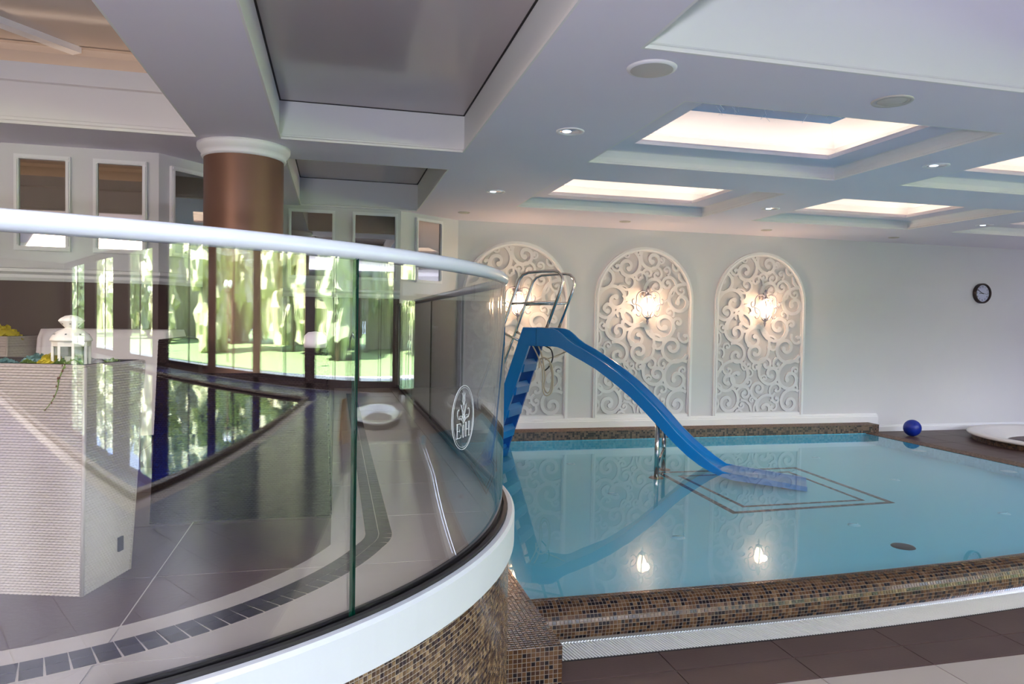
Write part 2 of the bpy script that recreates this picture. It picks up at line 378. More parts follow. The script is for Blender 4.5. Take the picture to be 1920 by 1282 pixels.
m.bar((h[0] - .2, h[2] - .2, zc), (h[1] - .9, h[3] + .25, zc), .10, .05); m.bar((h[0] - .2, h[3] + .2, zc), (h[1] + .2, h[2] - .2, zc), .10, .05)
m.build('diagonal_rib', COVE, ceil)

# hall shell behind / right of the camera
m = MB(); m.box(-6.2, 16.2, -40, -2.5, 4.4, 4.5); m.box(9.0, 16.2, -2.5, 3.3, 4.4, 4.5)
struct('ceiling.001', m, CEIL)
m = MB(); m.box(-6.2, 9, -2.5, -2.42, H, 4.4); m.box(8.92, 9, -2.5, 3.3, H, 4.4); m.box(9, 13.7, 3.3, 3.38, H, 4.4)
struct('trim_3', m, PAINT)
m = MB(); m.box(-6.2, 16.2, -40.2, -40, -.3, 4.5); struct('wall_front', m, DADO)
m = MB(); m.box(-6.3, -6.2, -40, -2.5, -.3, 4.5); m.box(-6.3, -6.2, -2.5, 6.6, -.3, 3.8); struct('wall_left', m, HALLW)
m = MB(); m.box(13.6, 16.2, 2.95, 3.05, -.3, 4.5); m.box(13.6, 13.75, 3.05, 3.2, -.3, H); m.box(13.6, 13.75, 4.3, 9.6, -.3, 2.2)
struct('wall_right', m, DADO)
m = MB(); m.box(13.6, 13.75, 3.2, 9.6, 2.88, H + .1); m.box(13.6, 13.75, 4.3, 9.6, 2.2, 2.88); m.box(13.6, 13.75, 3.2, 4.3, 2.15, 2.45)
struct('wall_right_upper', m, PAINT)

# windows of the hall (x = 15.8) ------------------------------------------------
WIN = [(-38.1, -33.9), (-31.3, -27.2), (-24.4, -20.4), (-18.4, -13.4), (-12.8, -9.0), (-8.5, -4.6), (-3.9, -.7), (-.2, 2.6)]
m = MB(); yprev = -40
for a, b in WIN:
    m.box(15.75, 16.05, yprev, a, -.3, 4.4); yprev = b
m.box(15.75, 16.05, yprev, 3, -.3, 4.4); m.box(15.75, 16.05, -40, 3, -.3, -.02); m.box(15.75, 16.05, -40, 3, 4.2, 4.4)
struct('wall_window_side', m, DADO)
for i, (a, b) in enumerate(WIN):
    w = empty('window_%d' % (i + 1), (15.85, (a + b) / 2, 0), kind='structure'); hw = (b - a) / 2
    f = MB()
    f.box(-.04, .04, -hw, -hw + .09, -.02, 4.2); f.box(-.04, .04, hw - .09, hw, -.02, 4.2); f.box(-.04, .04, -hw, hw, -.02, .1); f.box(-.04, .04, -hw, hw, 4.1, 4.2)
    c0 = .25 if i % 2 else 0
    f.box(-.04, .04, c0 - .045, c0 + .045, .1, 4.1); f.build('window_frame', WFRAME, w)
    for s0, s1 in ((-hw + .09, c0 - .045), (c0 + .045, hw - .09)):
        MB().box(-.005, .005, s0, s1, .1, 4.1).build('pane', WGLASS, w)
d = empty('door_1', (13.68, 3.75, 0), kind='structure'); f = MB()
for s in (-.55, 0, .55): f.box(-.03, .03, s - .04, s + .04, 0, 2.15)
f.box(-.03, .03, -.55, .55, 0, .12); f.box(-.03, .03, -.55, .55, 2.05, 2.15)
for s in (-.55, .55): f.box(-.03, .03, s - .03, s + .03, 2.45, 2.88)
f.box(-.03, .03, -.55, .55, 2.45, 2.5); f.box(-.03, .03, -.55, .55, 2.83, 2.88); f.build('door_frame', WFRAME, d)
for s in (-.275, .275): MB().box(-.004, .004, s - .235, s + .235, .12, 2.05).build('pane', WGLASS, d)
MB().box(-.004, .004, -.52, .52, 2.5, 2.83).build('pane', WGLASS, d)

# lower floor -------------------------------------------------------------------
g = lambda x: .02 * max(0, x - 2.2) ** 2 if x < 6 else .02 * 3.8 ** 2
fl = empty('floor', kind='structure')
m = MB(); m.box(-6.2, 16, -3.4, 3.45, ZF - .1, ZF - .006); m.box(-6.2, 3, -40, -3.4, ZF - .1, ZF - .006); m.box(13, 16, -40, -3.4, ZF - .1, ZF - .006); m.box(3, 13, -40, -30, ZF - .1, ZF - .006)
m.box(-6.2, 16, 3.45, 3.8, ZF - .25, ZF - .1)
m.build('floor_base', TGROUT, fl)
tcache = {}
def tile(parent, x0, x1, y0, y1, z, ma, name='floor_tile', gap=.003, t=.02):
    key = (round(x1 - x0, 3), round(y1 - y0, 3), ma.name, t)
    if key not in tcache:
        a = (x1 - x0) / 2 - gap; b = (y1 - y0) / 2 - gap
        tcache[key] = MB().prism([(-a, -b), (a, -b), (a, b), (-a, b)], -t, 0).mesh(name, ma)
    return link(name, tcache[key], parent, mw=Matrix.Translation(((x0 + x1) / 2, (y0 + y1) / 2, z)))
# dark rows along the grate, joints 0.69 m
for k in range(-1, 11):
    x0 = 1.71 + .69 * (k - 1)
    tile(fl, x0, x0 + .69, 3.075, 3.295, ZF, TDARK)
    gx = g(x0 + .35) * .8
    p = [(x0 + .003, 3.301), (x0 + .687, 3.301), (x0 + .687, 3.50 + g(x0 + .69)), (x0 + .003, 3.50 + g(x0))]
    MB().prism(p, ZF - .02, ZF).build('floor_tile', TDARK, fl)
for k in range(0, 11):
    for j in range(4):
        x0 = 1.71 + .69 * (k - 1); tile(fl, x0, x0 + .69, 3.07 - .6 * (j + 1), 3.07 - .6 * j, ZF, TLIGHT)
m = MB()
for i in range(36):
    for j in range(-57, 6):
        x = -6.2 + .62 * i; y = 3.07 - 2.4 - .6 * (6 - j)
        if y < -40 or x + .62 > 16 or y > .1: continue
        if x + .62 > 3 and x < 13 and y < -3.4: continue
        m.box(x + .003, x + .617, y + .003, y + .597, ZF - .01, ZF)
m.build('far_floor_tiles', mat('sky_tinted_tile', (.035, .035, .10), .3, var=.3, scale=3, spec=.12), fl)['kind'] = 'stuff'  # blue of the reflected sky put into the tile colour
# big hall pool (seen mirrored in the railing)
hp = empty('hall_pool', (8, -17, -.15), label='large dark blue swimming pool mirrored in the curved glass railing', cat='pool')
def L3(o, mb, dx=0): return mb
m = MB(); m.box(-5, 5, -13, 13.5, -1.3, -1.2); m.box(-5.05, -5, -13, 13.5, -1.3, .02); m.box(5, 5.05, -13, 13.5, -1.3, .02); m.box(-5, 5, 13.5, 13.55, -1.3, .02); m.box(-5, 5, -13.05, -13, -1.3, .02)
m.build('basin', POOLD, hp)
MB().box(-5, 5, -13, 13.5, -.02, 0).build('water', WATER2, hp)
m = MB()
for k in range(9):
    pass
m.sweep([(-5, -13), (5, -13), (5, 13.5), (-5, 13.5)], [(0, -.03), (0, .03), (-.03, .06), (-.12, .08), (-.2, .06), (-.22, 0)], True); m.build('rim', MOST, hp)

# ------------------------------------------------------------------ children's pool
pool = empty('childrens_pool', (0, 0, 0), label='shallow turquoise pool with a brown mosaic overflow edge', cat='pool')
FZ = -.10
m = MB(); m.prism([(1.06, 3.86), (2.6, 3.86), (5, 4.0), (7.82, 4.2), (7.82, 9.18), (1.06, 9.18)], FZ - .1, FZ); m.build('pool_floor', POOLF, pool)
m = MB(); m.box(7.78, 7.82, 3.8, 9.2, FZ, .03); m.box(1.06, 7.8, 9.13, 9.16, FZ, .034); m.build('pool_side', POOLF, pool)
ws = [(1.06, 3.80)] + [(x, 3.80 + g(x)) for x in [1.5 + .25 * k for k in range(26)] if x < 7.78] + [(7.79, 3.80 + g(7.7)), (7.79, 9.16), (1.06, 9.16)]
m = MB(); m.add([(x, y, ZW) for x, y in ws], [tuple(range(len(ws)))]); m.build('water', WATER, pool)
# diamond figure on the floor
def quadring(q, w, name):
    n = len(q); c = Vector((sum(p[0] for p in q) / n, sum(p[1] for p in q) / n))
    for i in range(n):
        a = Vector(q[i]); b = Vector(q[(i + 1) % n]); L_ = (b - a).length; k = int(L_ / .05)
        d = (b - a) / k; nrm = Vector((-d.y, d.x)).normalized() * w
        mb = MB()
        for j in range(k):
            p = a + d * (j + .06); e = a + d * (j + .94); mb.prism([tuple(p), tuple(e), tuple(e + nrm), tuple(p + nrm)], FZ, FZ + .003, random.choice((0, 0, 1, 2)))
        mb.build(name, [TSMALL, MT[3], MT[0]], pool)
quadring([(3.55, 5.81), (5.38, 5.88), (5.49, 7.60), (3.64, 7.62)], .055, 'floor_line')
quadring([(3.77, 6.0), (5.15, 6.02), (5.25, 7.40), (3.80, 7.39)], .04, 'floor_line')
MB().lathe([(0, .012), (.06, .012), (.085, .006), (.09, 0)], (4.37, 4.68, FZ), 24).build('drain', TSMALL, pool)
NOZ = mat('floor_nozzle', (.22, .52, .62), .4)
noz = MB(); noz.lathe([(0, .004), (.05, .004), (.055, 0)], (0, 0, 0), 20); noz.tube([(-.05, .012, .006), (-.02, -.01, .006), (.03, -.004, .006), (.05, .014, .006)], .006, 6)
noz = noz.mesh('floor_nozzle', NOZ)
for x, y in ((2.74, 6.71), (2.71, 5.23), (4.41, 5.28), (6.19, 6.78), (6.12, 5.35), (2.8, 8.23), (6.17, 8.13)):
    link('floor_nozzle', noz, pool, mw=Matrix.Translation((x, y, FZ)))
sj = MB().lathe([(0, .004), (.07, .004), (.085, 0)], (0, 0, 0), 20).mesh('side_nozzle', NOZ)
for x, y in ((7.66, 7.98), (7.64, 6.64)): link('side_nozzle', sj, pool, mw=Matrix.Translation((x, y, ZW - .05)) )

# brown mosaic curbs ---------------------------------------------------------------
T1 = .0226
def mosaic_block(parent, cells, mats, size, thick, keep, name='mosaic_tile', gap=.0016):
    """cells: list of (matrix, colour index); the keep largest on screen become parts, the rest one joined part"""
    sc_ = []
    for k, (mw, ci) in enumerate(cells):
        p = proj(mw.translation); s = 1e9
        if p and -5 < p[0] < 1925 and -5 < p[1] < 1287: s = p[2] / max(.15, abs((mw.col[2].to_3d().normalized()).dot((CAM - mw.translation).normalized())) ** .5)
        sc_.append((s, k))
    sc_.sort(); ind = set(k for s, k in sc_[:keep] if s < 1e8)
    a = size / 2 - gap; b = a - .0008
    bv = [(-a, -a, 0), (a, -a, 0), (a, a, 0), (-a, a, 0), (-b, -b, thick), (b, -b, thick), (b, b, thick), (-b, b, thick)]
    bf = [(4, 5, 6, 7), (0, 1, 5, 4), (1, 2, 6, 5), (2, 3, 7, 6), (3, 0, 4, 7)]
    ms = [MB().add(bv, bf, 0).mesh(name, mm) for mm in mats]
    j = MB()
    for k, (mw, ci) in enumerate(cells):
        if k in ind: link(name, ms[ci], parent, mw=mw)
        else: j.add([mw @ Vector(v) for v in bv], bf, ci)
    if j.v: j.build('mosaic', mats, parent)['kind'] = 'stuff'
def pick(w=(3, 5, 4, 4, 1)): return random.choices(range(5), w)[0]
def frame(o, xa, za):   # matrix with x axis, z axis (normal)
    xa = Vector(xa).normalized(); za = Vector(za).normalized(); ya = za.cross(xa)
    M_ = Matrix((xa, ya, za)).transposed().to_4x4(); M_.translation = Vector(o); return M_
# left curb
curb = MB(); curb.prism([(.76, 3.272), (1.088, 3.272), (1.088, 9.14), (.79, 8.94), (.76, 8.94)], ZF - .05, .048); curb.build('curb', GROUTD, pool)
cells = []
nx_ = 17
for j in range(262):
    for i in range(nx_):
        x = 1.09 - T1 * (i + .5); y = 3.27 + T1 * (j + .5)
        if y > 8.94 + (x - .78) * .66 or x < .765: continue
        cells.append((frame((x, y, .048), (1, 0, 0), (0, 0, 1)), pick()))
for i in range(nx_):
    for k in range(9): cells.append((frame((1.09 - T1 * (i + .5), 3.272, .048 - T1 * (k + .5)), (1, 0, 0), (0, -1, 0)), pick()))
for j in range(22):
    for k in range(9): cells.append((frame((1.088, 3.27 + T1 * (j + .5), .048 - T1 * (k + .5)), (0, 1, 0), (1, 0, 0)), pick()))
curbgrp = cells
# overflow roll
def rollp(x, t):   # t arc length from the waterline
    r = .125; a = PI / 2 + .28 - t / r; cy_ = 3.80 + g(x) + .03
    return Vector((x, cy_ + .02 - r * math.cos(a - PI / 2 + PI / 2) * 0 - r * math.sin(t / r - .28) , ZW - r + .012 + r * math.cos(t / r - .28)))
m = MB(); N = 40; vs = []; K = 15
for i in range(N + 1):
    x = 1.09 + (8.8 - 1.09) * i / N
    for k in range(K + 1): vs.append(rollp(x, k * T1) - Vector((0, 0, .0)))
m.add(vs, [(i * (K + 1) + k, i * (K + 1) + k + 1, (i + 1) * (K + 1) + k + 1, (i + 1) * (K + 1) + k) for i in range(N) for k in range(K)], 0, True)
m.build('overflow_edge', GROUTD, pool)
for i in range(int((6.2 - 1.09) / T1)):
    x = 1.09 + T1 * (i + .5)
    for k in range(13):
        p = rollp(x, (k + .5) * T1); q = rollp(x, (k + .6) * T1); tn = (q - p).normalized(); gx = (g(x + .01) - g(x)) / .01
        xa = Vector((1, gx, 0)).normalized(); n_ = xa.cross(tn); n_ = n_ if n_.z > -.2 and (n_.y < 0.3) else -n_
        if n_.dot(Vector((0, -1, .6))) < 0: n_ = -n_
        cells.append((frame(p, xa, n_), pick((5, 6, 3, 4, 1))))
mosaic_block(pool, cells, MT, T1, .002, 300)
# back ledge and right border
m = MB(); m.prism([(1.085, 9.15), (7.93, 9.15), (8.06, 9.18), (8.08, 9.5), (1.575, 9.5)], -.2, ZL); m.build('back_ledge', MOSTF, pool)
m = MB(); m.prism([(1.08, 9.145), (7.93, 9.145), (8.065, 9.178), (8.085, 9.47), (1.53, 9.47)], ZL, ZL + .004); m.build('ledge_top', MOSTL, pool)
m = MB(); m.box(7.79, 8.02, 3.86, 9.15, -.02, .035); m.build('side_border', MOSTL, pool)
# right deck
dk = empty('floor.001', kind='structure')
MB().box(8.02, 13.6, 3.9, 9.5, -.2, -.006).build('deck_base', TGROUT, dk)
for i in range(9):
    for j in range(10):
        x = 8.03 + .62 * i; y = 3.92 + .56 * j; tile(dk, x, x + .62, y, min(y + .56, 9.47), 0, TDARK)
m = MB(); m.box(8.8, 13.6, 3.5, 3.9, -.2, 0); m.build('deck_step', TDARK, dk)

# overflow grate
gr = empty('overflow_grate', (0, 0, 0), label='white slatted overflow grate along the near edge of the pool', cat='grate')
sl = MB().box(-.0045, .0045, -.105, .105, -.012, 0).mesh('slat', GRATE)
sl2 = None; xg = 1.10; cnt = 0; rest = MB()
while xg < 8.8:
    yc = 3.615 + g(xg)
    if cnt < 300: link('slat', sl, gr, mw=Matrix.Translation((xg, yc, ZF + .002)) @ Matrix.Rotation(math.radians(12), 4, 'Z'))
    else: rest.box(xg - .0045, xg + .0045, yc - .105, yc + .105, ZF - .01, ZF + .002)
    cnt += 1; xg += .0185
rest.build('slats', GRATE, gr)['kind'] = 'stuff'
for off in (-.055, .0, .055):
    MB().tube([(x, 3.615 + g(x) + off, ZF - .014) for x in [1.1 + .35 * k for k in range(22)]], .006, 4).build('grate_rod', GRATE, gr)
m = MB(); m.sweep([(x, 3.505 + g(x)) for x in [1.09 + .35 * k for k in range(23)]], [(0, ZF - .08), (.0, ZF + .001), (.012, ZF + .001), (.012, ZF - .07), (.20, ZF - .07), (.20, ZF - .0)]); m.build('gutter', BLACK, gr)

# ------------------------------------------------------------------ platform
plat = empty('platform', kind='structure')
def arc_path(r, a0=-170, a1=0, n=72, yend=8.95):
    p = [(CX + r * math.cos(math.radians(a0 + (a1 - a0) * k / n)), CY + r * math.sin(math.radians(a0 + (a1 - a0) * k / n))) for k in range(n + 1)]
    return p + [(CX + r, yend)]
po = arc_path(RR + .03)
base = [(x, y) for x, y in po] + [(-.95, 8.95), (-.95, 7.05), (-1.44, 6.5), (-6.2, 6.5), (-6.2, 3.1)]
MB().prism(base, ZP - .12, ZP - .003).build('platform_slab', TLIGHT, plat)
# white fascia band and black edge strip
m = MB(); m.sweep(arc_path(RR), [(-.045, .665), (-.06, .67), (-.06, .795), (-.05, .805), (-.03, .805), (-.03, .665), (-.045, .665)]); m.build('fascia', FASCIA, plat)
wl = MB(); wl.sweep(arc_path(RR), [(-.035, .67), (-.035, -.2)]); wl.build('wall_backing', GROUT, plat)
# mosaic cladding of the curved wall
T2 = .0158; cells = []; Rm = RR + .036
na = int(Rm * math.radians(60) / T2)
for i in range(na):
    a = math.radians(-60) + (i + .5) * T2 / Rm
    for k in range(52):
        z = .662 - T2 * (k + .5)
        if z < ZF: continue
        nrm = (math.cos(a), math.sin(a), 0)
        cells.append((frame((CX + Rm * nrm[0], CY + Rm * nrm[1], z), (-math.sin(a), math.cos(a), 0), nrm), random.choices(range(5), (4, 5, 4, 4, 2.2))[0]))
mosaic_block(plat, cells, WT, T2, .0015, 300)
# floor: light base with tiles, dark field, double strip of small tiles
def stadium(c, r, xmax, n=48):
    pts = []
    for k in range(n + 1):
        a = math.radians(-180 + 180 * k / n); x = c[0] + r * math.cos(a); y = c[1] + r * math.sin(a)
        pts.append((x, y))
    pts += [(c[0] + r, 8.9), (c[0] - r, 8.9)]
    return clip(pts, [(1, 0, xmax), (0, 1, 8.9)])
D_in = stadium((-1.119, 3.148), 1.19, -.01); HD = halfs_of(D_in)
outer = stadium((CX, CY), RR - .01, 9); HO = halfs_of(outer)
x0g, y0g = -.556 - .6 * 5, 3.075 - .6 * 4
for i in range(9):
    for j in range(14):
        x = x0g + .6 * i; y = y0g + .6 * j; gp = .0025
        sq = [(x + gp, y + gp), (x + .6 - gp, y + gp), (x + .6 - gp, y + .6 - gp), (x + gp, y + .6 - gp)]
        if y > 6.4 and x < -1: continue
        lp = clip(sq, HO)
        if lp and abs(sum(lp[q][0] * lp[(q + 1) % len(lp)][1] - lp[(q + 1) % len(lp)][0] * lp[q][1] for q in range(len(lp)))) > .01 and not all(all(nx * px + ny * py < c - .01 for nx, ny, c in HD) for px, py in sq):
            MB().prism(lp, ZP - .012, ZP).build('floor_tile', TLIGHT, plat)
        dp_ = clip(sq, HD)
        if dp_ and abs(sum(dp_[q][0] * dp_[(q + 1) % len(dp_)][1] - dp_[(q + 1) % len(dp_)][0] * dp_[q][1] for q in range(len(dp_)))) > .005:
            MB().prism(dp_, ZP - .004, ZP + .0022).build('floor_tile', TDARK, plat)
JL = mat('pale_joint', (.50, .43, .37), .8)
MB().prism(D_in, ZP - .005, ZP + .0008).build('joint_bed', JL, plat)
# strip path : circle then straight
sc_c, sc_r, sx = (-1.144, 3.173), 1.37, .172
path = []; a = -150
while True:
    p = (sc_c[0] + sc_r * math.cos(math.radians(a)), sc_c[1] + sc_r * math.sin(math.radians(a)))
    if p[0] > sx - .035: break
    path.append(Vector(p)); a += .4
path += [Vector((sx - .012, path[-1].y + .045)), Vector((sx, path[-1].y + .11))] + [Vector((sx, y)) for y in [path[-1].y + .16 + .05 * k for k in range(110)]]
# resample at tile pitch
def resample(path, step):
    out = [path[0].copy()]; acc = 0
    for i in range(1, len(path)):
        a_, b_ = path[i - 1], path[i]; L_ = (b_ - a_).length
        while acc + L_ >= step:
            t = (step - acc) / L_; a_ = a_ + (b_ - a_) * t; out.append(a_.copy()); L_ = (b_ - a_).length; acc = 0
        acc += L_
    return out
rs = resample(path, .052)
MB().sweep([tuple(p) for p in rs], [(-.056, ZP + .0009), (.056, ZP + .0009)]).build('strip_bed', JL, plat)
for i in range(len(rs) - 1):
    if rs[i].y > 8.2: break
    d = (rs[i + 1] - rs[i]).normalized(); c = (rs[i] + rs[i + 1]) / 2; nn = Vector((-d.y, d.x))
    for s in (-1, 1):
        key = 'strip'
        if key not in tcache: tcache[key] = MB().box(-.0238, .0238, -.0245, .0245, -.004, 0).mesh('strip_tile', TSMALL)
        q = c + nn * s * .0262
        link('strip_tile', tcache[key], plat, mw=Matrix.Translation((q.x, q.y, ZP + .0028)) @ Matrix.Rotation(math.atan2(d.y, d.x), 4, 'Z'))

# ------------------------------------------------------------------ glass railing
rail = empty('glass_railing', (CX, CY, ZP), label='curved glass railing with white tubular handrail around the raised platform', cat='railing')
def LO(mb):    # world coordinates -> railing's local
    mb.v = [(x - CX, y - CY, z - ZP) for x, y, z in mb.v]; return mb
hr = [(x, y, 1.803) for x, y in arc_path(RR - .006, n=110, yend=8.93)]
LO(MB().tube(hr, .0235, 14)).build('handrail', RAIL, rail)
LO(MB().sweep(arc_path(RR), [(-.028, .80), (-.028, .815), (-.012, .815), (-.012, .80)])).build('gasket', GASKET, rail)
LO(MB().sweep(arc_path(RR), [(.012, .79), (.012, .815), (.028, .815), (.028, .79)])).build('inner_gasket', GASKET, rail)
def pane(a0, a1, n, extra=None):
    pts = [(CX + RR * math.cos(math.radians(a0 + (a1 - a0) * k / n)), CY + RR * math.sin(math.radians(a0 + (a1 - a0) * k / n))) for k in range(n + 1)]
    if extra: pts += [(CX + RR, extra)]
    return pane_pts(pts)
def pane_pts(pts):
    t = .0055; z0, z1 = .79, 1.80
    m = MB(); m.sweep(pts, [(t, z0), (t, z1)]); m.sweep(pts[::-1], [(t, z0), (t, z1)])
    for f in range(len(m.sm)): m.sm[f] = True
    o = LO(m).build('glass_pane', GLASS, rail)
    e = MB()
    for q, w in ((pts[0], pts[1]), (pts[-1], pts[-2])):
        d = (Vector(w) - Vector(q)).normalized(); n_ = Vector((-d.y, d.x)); q = Vector(q)
        e.prism([tuple(q + n_ * t), tuple(q - n_ * t), tuple(q - n_ * t + d * .0018), tuple(q + n_ * t + d * .0018)], z0, z1)
    LO(e).build('glass_edge', GEDGE, o)
    return o
pane(-170, -110, 40); pane(-109.85, -50.52, 60); gp3 = pane(-50.3, -8, 60)
pane(-7.85, 0, 12, 4.4)
for k in range(3): pane_pts([(CX + RR, 4.404 + 1.51 * k), (CX + RR, 4.404 + 1.51 * k + 1.506)])
# etched emblem on the curved pane
em = MB(); ac, zc_ = -34.7, 1.295; Re = RR + .0065
def ep(u, v): a_ = math.radians(ac) + u / Re; return Vector((CX + Re * math.cos(a_), CY + Re * math.sin(a_), zc_ + v))
def stroke(pts, w=.0016): em.tube([ep(u, v) for u, v in pts], w * .6, 5)
EW, EH = .088, .108
em.tube([ep(EW * math.cos(t), EH * math.sin(t)) for t in [2 * PI * k / 64 for k in range(65)]], .0010, 5)
em.tube([ep((EW - .009) * math.cos(t), (EH - .007) * math.sin(t)) for t in [2 * PI * k / 64 for k in range(65)]], .0006, 5)
def E_(x, y, h):
    stroke([(x, y), (x, y + h)], .0022); stroke([(x - .006, y), (x + .028, y), (x + .030, y + .009)]); stroke([(x - .006, y + h), (x + .026, y + h), (x + .028, y + h - .009)]); stroke([(x, y + h / 2), (x + .019, y + h / 2)]); stroke([(x + .019, y + h / 2 - .005), (x + .019, y + h / 2 + .005)])
def H_(x, y, h):
    for q in (0, .026):
        stroke([(x + q, y), (x + q, y + h)], .0022); stroke([(x + q - .006, y), (x + q + .006, y)]); stroke([(x + q - .006, y + h), (x + q + .006, y + h)])
    stroke([(x, y + h / 2), (x + .026, y + h / 2)])
E_(-.048, -.066, .048); H_(.020, -.066, .048)
stroke([(-.001 + .006 * math.cos(t), -.046 + .022 * math.sin(t)) for t in [2 * PI * k / 24 for k in range(25)]], .0012)
for s in (-1, 1):
    stroke([(0, -.02), (s * .022, .0), (s * .040, -.002), (s * .048, .012), (s * .046, .026), (s * .038, .030), (s * .036, .024)], .0016)
    stroke([(0, -.014), (s * .012, .006), (s * .030, .008), (s * .030, -.004), (s * .018, -.006), (s * .010, .004), (-s * .014, .030), (-s * .024, .046)], .0014)
    stroke([(0, -.010), (s * .012, .020), (s * .016, .040), (s * .010, .044)], .0014)
    stroke([(0, .040), (s * .010, .056), (s * .006, .074), (s * .014, .084)], .0012)
stroke([(0, -.022), (0, .088)], .0012)
em = LO(em).build('etched_emblem', ETCH, gp3); em['label'] = 'oval etched monogram with crown and the letters E and H'

# ------------------------------------------------------------------ column
col = empty('column', (-.72, 6.07, ZP), label='round brown metallic column with white capital on the platform', cat='column')
MB().lathe([(.30, 0), (.30, 2.10)], n=48).build('shaft', COLM, col)
MB().lathe([(.30, 2.08), (.315, 2.085), (.32, 2.10), (.315, 2.115), (.33, 2.13), (.345, 2.15), (.35, 2.165), (.35, 2.189), (.30, 2.189)], n=48).build('capital', WHITE, col)
MB().lathe([(.33, 0), (.33, .07), (.30, .10)], n=48).build('plinth', WHITE, col)

# ------------------------------------------------------------------ mirrors on the platform walls
def wall_mirror(a, b, z0, z1, label):
    a = Vector(a); b = Vector(b); d = (b - a); w = d.length; d.normalize()
    r = empty('framed_mirror', (a.x, a.y, z0), math.atan2(d.y, d.x), label, 'mirror')
    h = z1 - z0; f = .034; m = MB()
    for (x0, x1, q0, q1) in ((0, w, 0, f), (0, w, h - f, h), (0, f, f, h - f), (w - f, w, f, h - f)):
        m.box(x0, x1, -.03, 0, q0, q1); m.box(x0 + .008, x1 - .008, -.04, -.03, q0 + .008, q1 - .008)
    m.build('frame', WHITE, r); MB().box(f, w - f, -.012, -.004, f, h - f).build('mirror_glass', MIRROR, r)
wall_mirror((-2.49, 6.5), (-2.09, 6.5), 2.125, 2.885, 'white framed mirror high on the left platform wall, leftmost')
wall_mirror((-1.925, 6.5), (-1.525, 6.5), 2.125, 2.885, 'white framed mirror on the left platform wall, second from left')
wall_mirror((-1.375, 6.578), (-1.115, 6.886), 2.125, 2.885, 'narrow white framed mirror on the angled wall just left of the brown column')
wall_mirror((-.56, 8.95), (-.02, 8.95), 2.1, 2.925, 'white framed mirror just right of the brown column')
wall_mirror((.185, 8.95), (.73, 8.95), 2.1, 2.925, 'white framed mirror midway between the brown column and the wall corner')
wall_mirror((.96, 9.078), (1.33, 9.33), 2.1, 2.915, 'white framed mirror on the slanting wall beside the pool back wall')

